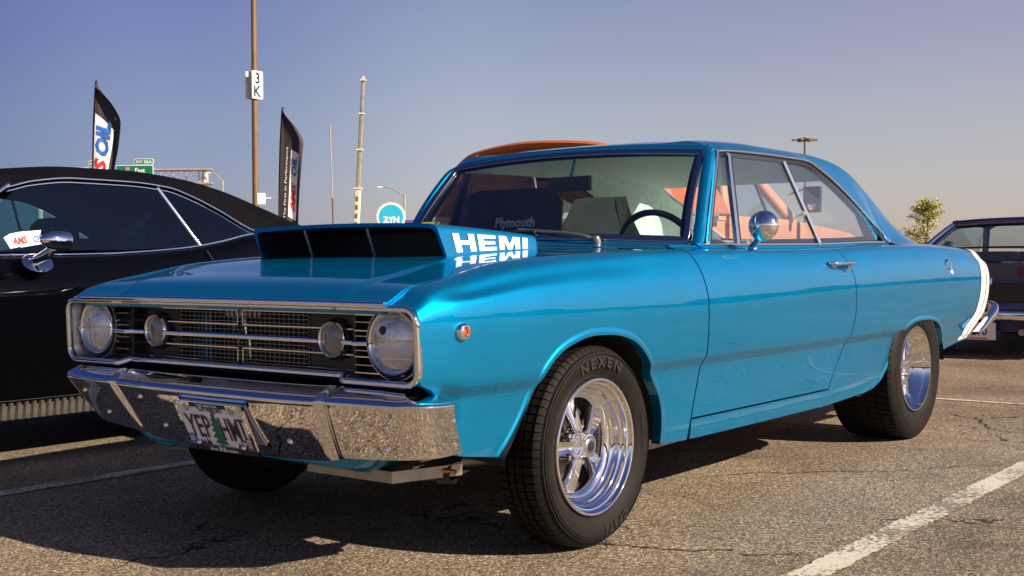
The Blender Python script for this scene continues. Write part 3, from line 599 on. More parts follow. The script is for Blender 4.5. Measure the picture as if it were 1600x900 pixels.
flat('frame_logo', [(-.016, -.082), (-.010, -.082), (-.010, -.074), (.004, -.070), (.004, -.082), (.010, -.082), (.012, -.066), (.0, -.070), (-.016, -.066)], WHITES, .0092)
flat('frame_band', [(-.085, .070), (.085, .070), (.085, .0835), (-.085, .0835)], SIGNK, .0085); ptxt('I GET MINE FROM', .012, 0, .0768, WHITES, .0092, .0003)
for u in (-.105, .105):
    MB().lathe([(.0005, .016), (.006, .0155), (.009, .010), (.009, .003)], pl(u, -.058), nv, 16).build('plate_bolt', CHROME, plate, 60)
    MB().lathe([(.006, .0078), (.010, .0092), (.0125, .0078)], pl(u, .066), nv, 16).build('frame_slot', SATIN, plate, 60)
# ---- roof
DRIP = np.array([(1.085, .652, 1.318), (1.16, .655, 1.326), (1.35, .657, 1.332), (1.62, .660, 1.335), (1.84, .661, 1.335), (1.93, .662, 1.331), (2.05, .664, 1.304), (2.23, .672, 1.243), (2.42, .690, 1.156), (2.64, .732, 1.020), (2.70, .746, .980), (2.76, .768, .965), (3.0, .776, .963), (3.43, .76, .960)])
SHO = np.array([(1.085, .600, 1.352), (1.237, .592, 1.366), (1.529, .585, 1.377), (2.075, .585, 1.376), (2.263, .585, 1.367), (2.435, .585, 1.350), (2.576, .585, 1.320), (2.797, .585, 1.234), (2.992, .585, 1.146), (3.198, .588, 1.046), (3.34, .592, .982), (3.43, .60, .966)])
CEN = np.array([(1.085, 1.366), (1.25, 1.392), (1.60, 1.408), (2.12, 1.405), (2.35, 1.380), (2.576, 1.325), (2.8, 1.222), (3.0, 1.122), (3.2, 1.024), (3.36, .976), (3.43, .968)])
dY, dZ = pchip(DRIP[:, 0], DRIP[:, 1]), pchip(DRIP[:, 0], DRIP[:, 2]); sY, sZ = pchip(SHO[:, 0], SHO[:, 1]), pchip(SHO[:, 0], SHO[:, 2]); cZ = pchip(CEN[:, 0], CEN[:, 1])
def roof_sec(x, n=60, inset=0.0):
    zc, zs, ys, yd, zd = float(cZ(x)), float(sZ(x)), float(sY(x)), float(dY(x)), float(dZ(x))
    t = ss((x - 2.50)/.34)
    pts = [(0, zc), (.25, zc - (zc-zs)*.10), (.45, zc - (zc-zs)*.42 + .004*t), (ys - .06, zs + .009 + .002*(1-t)), (ys, zs), (ys + (yd-ys)*(.35-.04*t), zs - (zs-zd)*(.28 + .06*t)), (ys + (yd-ys)*(.72-.07*t), zs - (zs-zd)*(.66 + .12*t)), (ys + (yd-ys)*(.86-.04*t), zs - (zs-zd)*(.83 + .11*t)), (yd, zd)]
    p = np.array(pts); u = np.concatenate([[0], np.cumsum(np.linalg.norm(np.diff(p, axis=0), axis=1))]); s = np.linspace(0, u[-1], n)
    y = pchip(u, p[:, 0])(s); z = pchip(u, p[:, 1])(s); 
    if inset: y = y*(1 - inset*1.2); z = z - inset
    return np.stack([np.full(n, x), y, z], 1)
xs = np.unique(np.concatenate([np.linspace(1.085, 1.16, 6), np.linspace(1.16, 3.43, 84), DRIP[8:12, 0]]))
H = np.array([roof_sec(x) for x in xs])
for i, x in enumerate(xs):                       # curved leading edge follows the windscreen header
    if x < 1.30: H[i, :, 0] -= (.040*(1-(np.abs(H[i, :, 1])/.655)**2))*(1-ss((x-1.085)/.215))
full = np.concatenate([H[:, 1:][:, ::-1]*[1, -1, 1], H], 1)
BLX = lambda y: 2.60 + .03*(np.abs(y)/.48)**2
def in_backlight(P):
    j = np.abs(np.arange(P.shape[1]) - (P.shape[1]-1)/2)[None, :]; x = P[:, P.shape[1]//2, 0][:, None]; return (x > 2.60) & (x < 3.24) & (j < 33)
cent = (full[:-1, :-1] + full[1:, 1:])/2; msk = ~in_backlight(cent)
m = MB().grid(full, mask=msk)
fr0 = full[0]; m.grid(np.stack([fr0 + [.0, 0, -.022], fr0], 0))
roof = m.build('roof', BLUE, car, 50)
Hi = np.array([roof_sec(x, 60, .028) for x in xs[2:]])
for i, x in enumerate(xs[2:]):
    if x < 1.30: Hi[i, :, 0] -= (.040*(1-(np.abs(Hi[i, :, 1])/.655)**2))*(1-ss((x-1.085)/.215))
fi = np.concatenate([Hi[:, 1:][:, ::-1]*[1, -1, 1], Hi], 1); ci = (fi[:-1, :-1] + fi[1:, 1:])/2
MB().grid(fi, mask=~in_backlight(ci), flip=True).build('headliner', HEADLINER, car, 60)
gx = np.linspace(2.59, 3.25, 30); gi = np.linspace(-.505, .505, 30)
G = np.array([[(x, y, float(cZ(x)) - (float(cZ(x))-float(sZ(x)))*.5*(abs(y)/.5)**1.5 - .006) for y in gi] for x in gx]); MB().grid(G).build('rear_window', GS, car, 60)
# drip rail and window mouldings
def both_sweep(name, path, prof, m, up=(0, 0, 1), par=None):
    q = MB().sweep(path, prof, up=up); return both(name, q, m, par)
dp = np.array([(x, -float(dY(x)) - .006, float(dZ(x)) - .002) for x in np.linspace(1.09, 2.70, 70)])
both_sweep('drip_rail', dp, bevrect(.016, .010, .004), CHROME, up=(0, 0, 1))
dp2 = dp.copy(); dp2[:, 2] -= .013; dp2[:, 1] += .008
both_sweep('window_seal', dp2, rect(.010, .018), BLACK)
# A pillars, windscreen
pa = np.array([(.800, -.742, .940), (.845, -.728, 1.00), (.93, -.699, 1.14), (1.03, -.664, 1.27), (1.072, -.642, 1.302), (1.10, -.632, 1.318)])
pil = spline(pa, 26); q = MB().sweep(pil, bevrect(.042, .044, .015), up=(-.75, -.2, .65)); both('windscreen_pillar', q, BLUE)
ed = spline(np.array([(.862, -.752, .955), (.915, -.732, 1.05), (1.00, -.700, 1.18), (1.075, -.672, 1.288), (1.09, -.664, 1.316)]), 20)
both_sweep('pillar_moulding', ed, bevrect(.020, .016, .005), CHROME, up=(-1, 0, 0))
ed2 = ed + np.array([.020, .010, 0]); both_sweep('window_seal', ed2, rect(.022, .02), BLACK, up=(-1, 0, 0))
vs = np.linspace(0, 1, 24); ws = np.linspace(-1, 1, 40)
def wpt(u, v):                # u -1..1 across, v 0 base .. 1 top
    yb, yt = u*.70, u*.625; b = np.array([wbx(yb), yb, wbz(yb)]); t = np.array([wtx(yt), yt, wtz(yt)]); p = b + (t-b)*v; p[0] -= .018*math.sin(PI*v); return p
MB().grid([[wpt(u, v) for v in vs] for u in ws]).build('windscreen', GW, car, 180)
per = [wpt(u, 0) for u in np.linspace(-1, 1, 40)] + [wpt(1, v) for v in np.linspace(.04, .96, 16)] + [wpt(u, 1) for u in np.linspace(1, -1, 40)] + [wpt(-1, v) for v in np.linspace(.96, .04, 16)]
per = np.array(per) + [-.006, 0, .003]
MB().sweep(per, bevrect(.026, .010, .003), up=(-.8, 0, .6), closed=True).build('windscreen_moulding', mat('bright moulding', (.42, .40, .50), .16, 1.0), car, 50)
MB().sweep(np.array([wpt(u, 1) + np.array([.034, 0, .010]) for u in np.linspace(-1, 1, 40)])*[1, 1.02, 1], bevrect(.055, .036, .010), up=(-.5, 0, .8)).build('windscreen_header', BLUE, car, 50)
per2 = per*np.array([1, .968, 1]) + [.004, 0, 0]; per2[:, 2] = (per2[:, 2] - 1.15)*.955 + 1.15
MB().sweep(per2, rect(.016, .006), up=(-.8, 0, .6), closed=True).build('window_seal', BLACK, car, 50)
# ---- side glass on one inclined plane
def gy(z): return .745 - (z - .955)/(1.32 - .955)*.080
def sgl(name, pts, m, s, off=0.0, par=None):
    q = MB(); q.poly_prism(pts, lambda x, z: (x, s*(gy(z) - off), z), lambda x, z: (x, s*(gy(z) - off - .004), z)); return q.build(name, m, par or car, None)
topz = lambda x: float(dZ(x)) - .016
for s in (-1, 1):
    par = DOORS[0 if s < 0 else 1]
    vent = [(.885, .955), (1.098, .957), (1.168, topz(1.168)), (1.135, topz(1.135)), (1.09, 1.285)]
    sgl('vent_window', vent, GS, s, .004, par)
    dg = [(1.112, .957), (1.878, .966), (1.672, topz(1.672))] + [(x, topz(x)) for x in np.linspace(1.62, 1.185, 8)]
    sgl('door_window', dg, GS, s, .0, par)
    qg = [(1.892, .966), (2.60, .985)] + [(x, topz(x)) for x in np.linspace(2.60, 1.690, 22)]
    sgl('quarter_window', qg, GS, s, .006)
    for path, pr, m, nm in (([(1.105, .950), (1.176, 1.312)], rect(.026, .016), CHROME if s < 0 else BLACK, 'vent_division_bar'), ([(1.128, .950), (1.196, 1.300)], rect(.012, .012), BLACK, 'window_seal')):  # passenger side bar is chrome too; its shaded look is put in as black
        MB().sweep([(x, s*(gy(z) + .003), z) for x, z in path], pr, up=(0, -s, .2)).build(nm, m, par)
    MB().sweep([(x, s*(gy(z) + .002), z) for x, z in [(1.885, .955), (1.680, 1.312)]], rect(.016, .014), up=(0, -s, .2)).build('quarter_division_bar', CHROME, car)
    MB().sweep([(x, s*(float(BELT(x)[0]) + .002), float(BELT(x)[1]) + .003) for x in np.linspace(.80, 2.66, 50)], bevrect(.014, .009, .003), up=(0, 0, 1)).build('belt_moulding', CHROME, car)
    MB().sweep([(x, s*(float(BELT(x)[0]) - .018), float(BELT(x)[1]) - .004) for x in np.linspace(.80, 2.66, 30)], rect(.03, .012), up=(0, 0, 1)).build('window_seal', BLACK, car)
    dt = [(.80, .40), (1.90, .40), (2.5, .55), (2.60, .95), (.80, .938)]
    q = MB(); q.poly_prism(dt, lambda x, z: (x, s*.715, z), lambda x, z: (x, s*.695, z)); q.build('door_trim', HEADLINER, car, None)
# ---- mirror, handle, fuel cap, marker
def mirror(s):
    m = MB().lathe([(.0005, .040), (.018, .0375), (.036, .029), (.050, .016), (.0575, 0.0), (.0590, -.006), (.057, -.010)], (1.085, s*.868, 1.022), (-.93, s*.20, .10), 48)
    h = m.build('door_mirror', CHROME, DOORS[0 if s < 0 else 1], 60)
    MB().lathe([(.0005, -.008), (.056, -.009)], (1.085, s*.868, 1.022), (-.93, s*.20, .10), 36).build('mirror_glass', CHROME, h)
    MB().sweep(spline([(1.125, s*.800, .938), (1.118, s*.82, .958), (1.100, s*.845, .985), (1.093, s*.862, 1.010)], 12), bevrect(.030, .016, .005), up=(-1, 0, 0)).build('mirror_stem', CHROME, h)
    MB().lathe([(.024, 0), (.022, .006), (.012, .010)], (1.128, s*.800, .934), (0, 0, 1), 24).build('mirror_foot', CHROME, h)
mirror(-1)
for s in (-1, 1):
    par = DOORS[0 if s < 0 else 1]
    hd = MB().sweep(spline([(1.715, s*.858, .876), (1.74, s*.884, .876), (1.80, s*.892, .876), (1.90, s*.890, .876), (1.915, s*.874, .876)], 18), bevrect(.022, .011, .004), up=(0, 0, 1)).build('door_handle', CHROME, par)
    MB().box((1.878, s*.874, .861), (.038, .028, .022)).build('handle_button', CHROME, hd)
    MB().box((1.745, s*.868, .870), (.028, .016, .022)).build('handle_foot', CHROME, hd)
    MB().lathe([(.0005, .006), (.008, .0055), (.011, .002), (.012, -.006)], (1.862, s*.8625, .826), (0, s, 0), 20).build('door_lock', CHROME, par)
    yw = float(Wf(-.64)) + .001
    mk_ = MB().lathe([(.012, .008), (.0135, .0135), (.018, .0135), (.0235, .008), (.0245, -.004)], (-.64, s*yw, .704), (-.05, s, .0), 32).build('side_marker', CHROME, car, 60)
    MB().lathe([(.0005, .0095), (.007, .009), (.0115, .005)], (-.64, s*yw, .704), (-.05, s, .0), 24).build('marker_lens', AMBER, mk_, 60)
yq = side_y(3.27, .845)
fc = MB().lathe([(.0425, .002), (.045, .004), (.0475, .002), (.0475, -.006)], (3.27, -yq, .845), (.03, -1, .10), 40).build('fuel_cap', CHROME, car, 60)
MB().lathe([(.0005, .002), (.042, .002)], (3.27, -yq, .845), (.03, -1, .10), 40).build('cap_disc', BLUE, fc)
MB().sweep([(3.255, -yq-.006, .842), (3.30, -yq-.006, .847)], bevrect(.014, .008, .003), up=(0, 0, 1)).build('cap_grip', CHROME, fc)
sm = MB().lathe([(.010, .006), (.012, .010), (.019, .008), (.021, -.004)], (4.06, -(side_y(4.06, .76)-.001), .762), (.25, -1, 0), 24).build('side_marker', CHROME, car, 60)
MB().lathe([(.0005, .009), (.012, .006)], (4.06, -(side_y(4.06, .76)-.001), .762), (.25, -1, 0), 20).build('marker_lens', AMBER, sm)
# wipers
wz = lambda x, y: wbz(y) + (x - wbx(y))*.93
wpts = [(.640, -.405, .965), (.632, -.36, .985), (.640, -.26, .998), (.655, -.14, 1.006), (.662, -.02, 1.015)]
wp = MB().sweep(spline(wpts, 16), bevrect(.017, .010, .003), up=(-.6, 0, .8)).build('wiper_arm', mat('dull wiper metal', (.20, .19, .18), .4, .7), car)
MB().lathe([(.0005, .026), (.014, .024), (.018, .012), (.018, -.02)], (.640, -.408, .960), (-.3, 0, 1), 16).build('wiper_pivot', MT['dull wiper metal'], wp)
MB().sweep([(.640, -.12, 1.006), (.632, .20, 1.002), (.66, .46, .995)], rect(.012, .012), up=(-.6, 0, .8)).build('wiper_blade', BLACK, wp)
# ---- tail: deck, rear panel, rear bumper
xs = np.linspace(3.36, 4.02, 24); G = []
for x in xs:
    yb, zb_ = [float(f) for f in BELT(x)]; G.append([(x, yb*u, zb_ + .012*(1-u*u)) for u in np.linspace(-1, 1, 21)])
MB().grid(G, flip=True).build('trunk_lid', BLUE, car, 50)
zz = np.linspace(.40, .955, 24); G = []
for z in zz:
    s = section(4.16, 'door'); y = float(np.interp(z, s[:, 1], s[:, 0])); G.append([(float(TAILX(z)) - .002 + .012*(1-u*u), y*u*.998, z) for u in np.linspace(-1, 1, 15)])
MB().grid(G).build('tail_panel', BLUE, car, 50)
for s in (-1, 1): MB().box((4.13, s*.45, .72), (.03, .40, .09)).build('tail_light', RED, car)
rb = [(3.80, -.836, .478), (3.87, -.846, .505), (3.97, -.852, .545), (4.09, -.850, .582), (4.17, -.82, .602), (4.195, -.72, .606), (4.21, -.35, .606), (4.215, 0, .606)]
h = spline(rb, 40); pth = np.concatenate([h, h[:-1][::-1]*[1, -1, 1]]); up = np.array([(0, 0, 1.0)]*len(pth))
wv = np.concatenate([np.linspace(.012, .05, 18), np.full(44, .05)])
m = MB(); K = np.array(bevrect(1, 1, .3)); T = np.gradient(pth, axis=0); T /= np.linalg.norm(T, axis=1)[:, None]; Bn = np.cross(T, up); Bn /= np.linalg.norm(Bn, axis=1)[:, None]; Nn = np.cross(Bn, T)
hw = np.interp(np.arange(len(pth)), [0, 12, 28, len(pth)-29, len(pth)-13, len(pth)-1], [.012, .045, .092, .092, .045, .012])
m.grid(pth[:, None] + K[None, :, 0, None]*Bn[:, None]*.045 + K[None, :, 1, None]*Nn[:, None]*hw[:, None, None], closev=True); m.build('rear_bumper', CHROME, car, 60)
# ---- underside, wheel wells, valance
MB().box((1.9, 0, .30), (3.3, 1.30, .03)).build('floor_pan', DARK, car)
both('inner_sill', MB().box((1.25, -.70, .305), (1.66, .18, .05)), DARK)
for A, (x0, x1) in ((AF, (-.52, .42)), (AR, (2.05, 3.26))):
    a = A[::8]; G = np.array([[(x, -y, z + .012) for x, z in a] for y in (.845 - .02, .60, .42)]); G[1:, :, 2] += .02
    both('wheel_well', MB().grid(G), DARK, None, 60)
    both('wheel_well', MB().box(((x0+x1)/2, -.42, .5), (x1-x0, .01, .5)), DARK)
m = MB().box((-.30, 0, .55), (.02, 1.1, .40)); m.box((-.5, .40, .78), (.5, .05, .05)).box((-.5, -.40, .78), (.5, .05, .05)); m.build('engine_bay', DARK, car)
G = [[(x, y, z) for y in np.linspace(-.60, .60, 30)] for x, z in ((-.70, .40), (-.712, .34), (-.700, .305), (-.66, .290), (-.52, .285))]
G = np.array(G); G[..., 2] += .05*ss((np.abs(G[..., 1]) - .46)/.14); MB().grid(G).build('front_valance', BLUE, car, 50)
G = np.array([[(-.60, y, z) for z in (.290, .256)] for y in (-.18, -.535)] + [[(-.42, -.64, .300), (-.42, -.64, .266)]]); G2 = G + [.012, .004, 0]
bp = MB().grid(G).grid(G2, flip=True); bp.grid(np.stack([G[:, 1], G2[:, 1] + [.10, .04, 0]], 0)); bp.grid(np.stack([G[:, 0], G2[:, 0]], 0)); bp.build('radiator_guard', ALU, car, None)
MB().box((-.40, 0, .30), (.40, .9, .04)).build('splash_pan', DARK, car)
MB().box((-.665, .20, .655), (.02, .05, .16)).build('radiator_brace', BLUE, grille); MB().box((-.665, .025, .735), (.02, .16, .018)).build('hood_latch', SATIN, grille); MB().sweep([(-.665, .03, .73), (-.670, -.005, .65), (-.665, -.01, .60)], circ(.012, 8), up=(0, 1, 0)).build('hood_latch', CHROME, grille)
MB().lathe([(.022, 0), (.022, .06), (.03, .06), (.03, .11)], (-.46, -.52, .265), (.25, -1, .05), 20).build('steering_joint', BLACK, car)
MB().lathe([(.0005, 0), (.006, 0), (.008, .02), (.006, .05)], (-.47, -.60, .285), (.45, -.9, -.1), 12).build('steering_tie_rod', mat('brass orange', (.65, .26, .06), .3, .8), car)
MB().sweep([(-.25, -.3, .25), (.05, -.58, .255), (.7, -.60, .23), (2.2, -.5, .24)], circ(.035, 12)).build('exhaust_pipe', ALU, car)
MB().sweep([(0, -.7, .30), (0, .7, .30)], circ(.03, 10)).build('front_axle', DARK, car); MB().sweep([(2.819, -.65, .35), (2.819, .65, .35)], circ(.045, 10)).build('rear_axle', DARK, car)
# exhaust of the cabin floor, dash, seats, wheel
MB().box((1.15, 0, .90), (.40, 1.38, .07)).build('dashboard', TRIMT, car)
G = [[(x, y, .952 + .02*math.sin(PI*k/7)) for y in np.linspace(-.70, .70, 20)] for k, x in enumerate(np.linspace(.84, 1.16, 8))]; MB().grid(G, flip=True).build('dash_top', SEATB, car, 60)
swc = np.array((1.175, -.36, .915)); ax = np.array((.93, 0, .36)); ax /= np.linalg.norm(ax); e1 = np.array((0, 1., 0)); e2 = np.cross(ax, e1)
ring = [swc + .185*(math.cos(t)*e1 + math.sin(t)*e2) for t in np.linspace(0, 2*PI, 49)[:-1]]
sw = MB().sweep(ring, circ(.014, 8), up=ax, closed=True).build('steering_wheel', BLACK, car, 60)
for a in (0.3, 2.8, 4.7): MB().sweep([swc, swc + .18*(math.cos(a)*e1 + math.sin(a)*e2)], rect(.03, .008), up=ax).build('wheel_spoke', SATIN, sw)
def seat(x, y, m, top, nm='front_seat', wd=.50):
    prof = [(0, .30), (.10, .34), (.28, top-.62), (.36, top-.36), (.40, top-.10), (.36, top)]
    G = []
    c = spline([(x-.42, y, .52), (x-.20, y, .56), (x+.0, y, .54), (x+.06, y, .62), (x+.12, y, .80), (x+.17, y, top-.12), (x+.19, y, top-.02), (x+.235, y, top), (x+.275, y, top-.04), (x+.26, y, .75), (x+.22, y, .45)], 46)
    for k, p in enumerate(c):
        hw = wd/2*(1 - (.52 if wd < .6 else .1)*ss((p[2] - top + .34)/.34)); G.append([(p[0] + .03*(abs(u)**2.5)*(-1 if p[2] > .58 and k < 30 else 0), p[1] + hw*u, p[2] + (.02*abs(u)**3 if k < 14 else 0)) for u in np.linspace(-1, 1, 15)])
    q = MB().grid(G); q.grid(np.array([[g[0] for g in G], [g[0] for g in G][::-1]])); q.grid(np.array([[g[-1] for g in G], [g[-1] for g in G][::-1]])); return q.build(nm, m, car, 60)
seat(1.55, -.36, CREAM, .98); seat(1.60, .36, CREAM, 1.20); seat(2.40, 0, CREAM, .90, 'rear_seat', 1.2)
CARP = mat('pale bounce carpet', (.42, .44, .42), .9, var=.15); MB().box((1.7, 0, .335), (1.9, 1.36, .02)).build('carpet', CARP, car); MB().box((2.92, 0, .90), (.50, 1.30, .03)).build('parcel_shelf', CARP, car)  # carpet and shelf added in a pale tone to bounce light into the cabin
MB().sweep([(2.02, .60, .5), (2.02, .60, 1.20)], circ(.022, 10), up=(1, 0, 0)).build('roll_bar', BLACK, car)
rv = MB().box((1.045, 0, 1.215), (.022, .21, .062)).build('rear_view_mirror', BLACK, car); MB().sweep(spline([(1.085, .0, 1.318), (1.07, 0, 1.28), (1.05, 0, 1.225)], 8), circ(.007, 8), up=(0, 1, 0)).build('mirror_stem', TRIMT, rv)
# printed card behind the passenger side of the screen
q = MB(); o2 = [(a_*.60, b_*.30) for a_, b_ in bevrect(1, 1, .22)]; tl_ = lambda u, v, h: (1.21 - h + .10*v, .46 - u, 1.07 + v)
q.poly_prism(o2, lambda u, v: tl_(u, v, .006), lambda u, v: tl_(u, v, -.006)); q.build('sun_shade', SEATB, car, None)
V, Fc = text('Plymouth', .060, .0022, .15, 2, 1.0); q = MB(); q.add(np.array([tl_(.045 + a_, -.008 + b_, .008) for a_, b_ in V]), Fc); q.build('shade_lettering', mat('grey print', (.42, .45, .50), .5), car, None)
MB().box((.800, .575, 1.045), (.003, .10, .05), Matrix.Rotation(math.radians(40), 3, 'Y')).build('window_sticker', mat('sticker yellow green', (.42, .52, .08), .5), car)
# ------------------------------------------------------------------ wheels
def tyre_mesh(R, w, rim, pitches, seed=0, ribs=5, gw=.009, gd=.007, slant=.0):
    # outward side is -y at h = 0 (rim plane); the tyre runs to h = +w inward
    hb = []                                           # half profile list of (r, h, kind)
    wt = w*.86
    prof = [(rim-.006, .012, 0), (rim+.004, .004, 0), (rim+.010, -.003, 0), (rim+.018, -.008, 0), (rim+.035, -.014, 0), (rim+(R-rim)*.45, -.018, 0), (rim+(R-rim)*.62, -.0185, 0), (rim+(R-rim)*.63, -.0165, 0), (rim+(R-rim)*.78, -.013, 0), (R-.020, -.005, 0), (R-.011, .002, 2), (R-.0045, .011, 2)]
    h0, h1 = .017, w - .017; edges = np.linspace(h0, h1, ribs+1)
    tr = []
    for i in range(ribs):
        a, b = edges[i] + (gw/2 if i else 0), edges[i+1] - (gw/2 if i < ribs-1 else 0); mid = (i == ribs//2)
        cr = lambda h: R - .010*abs((h - w/2)/(w/2))**2.4
        k = 1 if not mid else 3
        tr += [(cr(a), a, k), (cr((a+b)/2), (a+b)/2, k), (cr(b), b, k)]
        if i < ribs-1: tr += [(cr(b)-gd, b+.0006, 0), (cr(b)-gd, b+gw-.0006, 0)]
    rest = [(r, w-h, k) for r, h, k in prof[::-1]]
    prof = prof + tr + rest
    off = [0, .82, .87, .97]; A = []; low = []
    for p in range(pitches):
        for j, o in enumerate(off): A.append(2*PI*(p+o)/pitches); low.append(j >= 2)
    G = np.zeros((len(A), len(prof), 3))
    for j, (r, h, k) in enumerate(prof):
        sl_ = slant*abs(h - w/2)/w
        for i, a in enumerate(A):
            rr = r - (.0062 if (low[i] and k == 1) else .004 if (low[i] and k == 2) else .0025 if (low[i] and k == 3) else 0)
            aa = a + sl_; G[i, j] = (rr*math.cos(aa), h, rr*math.sin(aa))
    return MB().grid(G, closeu=True)
def polar_text(body, size, r0, a0, h, bold=.0, sx=1.0, lift=.0022, spacing=1.1):
    V, Fc = text(body, size, bold, 0, 2, sx, spacing); q = MB(); P = []
    for u, v in V:
        a = a0 - u/r0; r = r0 + v; P.append((r*math.cos(a), h(r) - lift, r*math.sin(a)))
    q.add(np.array(P), Fc); return q
def front_wheel():
    b = MB().lathe([(.2145, .004), (.2150, -.003), (.2125, -.0075), (.2070, -.008), (.2040, -.004), (.2025, .004), (.1985, .008), (.1945, .009), (.1925, .016), (.1910, .024), (.1855, .027), (.1825, .029), (.1805, .040), (.1780, .050), (.1700, .053), (.1670, .056), (.1640, .078), (.1625, .10), (.160, .125), (.19, .137), (.2145, .140)], axis=(0, 1, 0), n=96)
    W = b.build('wheel', CHROME, car, 60)
    t = tyre_mesh(.317, .148, .2135, 76, ribs=4).build('tyre', RUBBER, W, 30)
    MB().lathe([(.001, .122), (.162, .122)], axis=(0, 1, 0), n=40).build('wheel_back', DARK, W)
    MB().lathe([(.001, .1425), (.2145, .1425)], axis=(0, 1, 0), n=40).build('dust_shield', DARK, W)
    MB().lathe([(.03, .115), (.125, .112), (.125, .118)], axis=(0, 1, 0), n=40).build('brake_disc', mat('dull iron', (.08, .075, .07), .5, .8) if 'dull iron' not in MT else MT['dull iron'], W, 60)
    # centre disc with five broad spokes, each folded along the middle
    for k in range(5):
        a = PI/2 + .32 + k*2*PI/5; c, s = math.cos(a), math.sin(a)
        G = []
        for r, hw, h, rid in ((.034, .014, .052, .006), (.05, .0165, .050, .010), (.09, .0225, .057, .014), (.13, .029, .066, .016), (.158, .034, .074, .016), (.168, .036, .080, .014)):
            ring = [(-hw, h + .030), (-hw, h + .004), (-hw*.86, h - .002), (-hw*.30, h + rid*.55), (0, h + rid*.7), (hw*.30, h + rid*.55), (hw*.86, h - .002), (hw, h + .004), (hw, h + .030)]
            G.append([(r*c - u*s, hh, r*s + u*c) for u, hh in ring])
        MB().grid(G).build('spoke', CHROME, W, 40)
        a2 = a + PI/5; MB().lathe([(.0005, -.010), (.008, -.009), (.0095, 0), (.0095, .03)], (.060*math.cos(a2), .070, .060*math.sin(a2)), (0, 1, 0), 10).build('lug_nut', CHROME, W, 60)
    MB().lathe([(.166, .060), (.150, .066), (.146, .075), (.150, .10)], axis=(0, 1, 0), n=72).build('wheel_centre', CHROME, W, 60)
    MB().lathe([(.046, .095), (.046, .052), (.040, .046), (.0385, .028), (.036, .022), (.030, .0205), (.0005, .020)], axis=(0, 1, 0), n=48).build('hub_cap', CHROME, W, 50)
    MB().lathe([(.0255, .0202), (.024, .0185), (.0005, .0182)], axis=(0, 1, 0), n=36).build('cap_emblem', SATIN, W, 60)
    MB().lathe([(.0185, .0178), (.017, .0170), (.0005, .0176)], axis=(0, 1, 0), n=6).build('cap_emblem', BLACK, W)
    sh = lambda r: -.0185 + max(0, (r - .281))*.20
    for body, size, a0, r0, sx in (('NEXEN', .044, PI/2 - .02, .264, 1.25), ('CP671', .034, -PI/2 + .35, .266, 1.1)):
        polar_text(body, size, r0, a0, sh, .0012, sx, .003, 1.45).build('sidewall_lettering', RLETTER, W, None)
    polar_text('225/60R15  95V', .013, .252, .0 + .1, sh, 0, 1.2).build('sidewall_lettering', RLETTER, W, None)
    MB().lathe([(.2865, -.0155), (.2875, -.0185), (.2890, -.0155)], axis=(0, 1, 0), n=96).build('sidewall_ridge', RUBBER, W, 60)
    return W
def rear_wheel():
    b = MB().lathe([(.2095, .004), (.2105, -.004), (.2080, -.0085), (.2030, -.008), (.2000, .002), (.1960, .010), (.1930, .022), (.1870, .027), (.1860, .040), (.1820, .044), (.1805, .062), (.1760, .067), (.1745, .085), (.1710, .090), (.1700, .12), (.172, .18), (.17, .24), (.2095, .28)], axis=(0, 1, 0), n=96)
    W = b.build('wheel', CHROME, car, 60)
    tyre_mesh(.352, .300, .2085, 64, ribs=5, gw=.011, slant=.16).build('tyre', RUBBER, W, 30)
    MB().lathe([(.001, .135), (.172, .135)], axis=(0, 1, 0), n=40).build('wheel_back', DARK, W)
    MB().lathe([(.001, .283), (.2095, .283)], axis=(0, 1, 0), n=40).build('dust_shield', DARK, W)
    MB().lathe([(.03, .125), (.14, .122), (.14, .13)], axis=(0, 1, 0), n=40).build('brake_disc', mat('dull iron', (.08, .075, .07), .5, .8) if 'dull iron' not in MT else MT['dull iron'], W, 60)
    for k in range(5):
        a = PI/2 - .2 + k*2*PI/5; c, s = math.cos(a), math.sin(a); G = []
        for r, hw, h, rid in ((.034, .014, .062, .006), (.05, .0165, .060, .010), (.09, .0225, .066, .014), (.13, .029, .074, .016), (.172, .036, .084, .014)):
            ring = [(-hw, h + .030), (-hw, h + .004), (-hw*.86, h - .002), (-hw*.30, h + rid*.55), (0, h + rid*.7), (hw*.30, h + rid*.55), (hw*.86, h - .002), (hw, h + .004), (hw, h + .030)]
            G.append([(r*c - u*s, hh, r*s + u*c) for u, hh in ring])
        MB().grid(G).build('spoke', CHROME, W, 40)
    MB().lathe([(.046, .10), (.046, .062), (.040, .056), (.0385, .038), (.036, .032), (.030, .0305), (.0005, .030)], axis=(0, 1, 0), n=48).build('hub_cap', CHROME, W, 50)
    sh = lambda r: -.0185 + max(0, (r - .295))*.12
    polar_text('HOOSIER', .034, .300, .15, sh, .0006, 1.25, spacing=1.25).build('sidewall_lettering', RLETTER, W, None)
    polar_text('QUICK TIME', .024, .300, PI + .2, sh, 0, 1.2).build('sidewall_lettering', RLETTER, W, None)
    return W
fw = front_wheel(); rw = rear_wheel()
def place(o, x, y, z, rz, spin): o.location = (x, y, z); o.rotation_mode = 'XYZ'; o.rotation_euler = (0, spin, rz)
place(fw, 0, -.832, .315, 0, 0); place(rw, 2.819, -.838, .350, 0, 0)
f2 = copy_tree(fw, car); r2 = copy_tree(rw, car)
place(f2, 0, .832, .315, PI, .4); place(r2, 2.819, .838, .350, PI, .7)
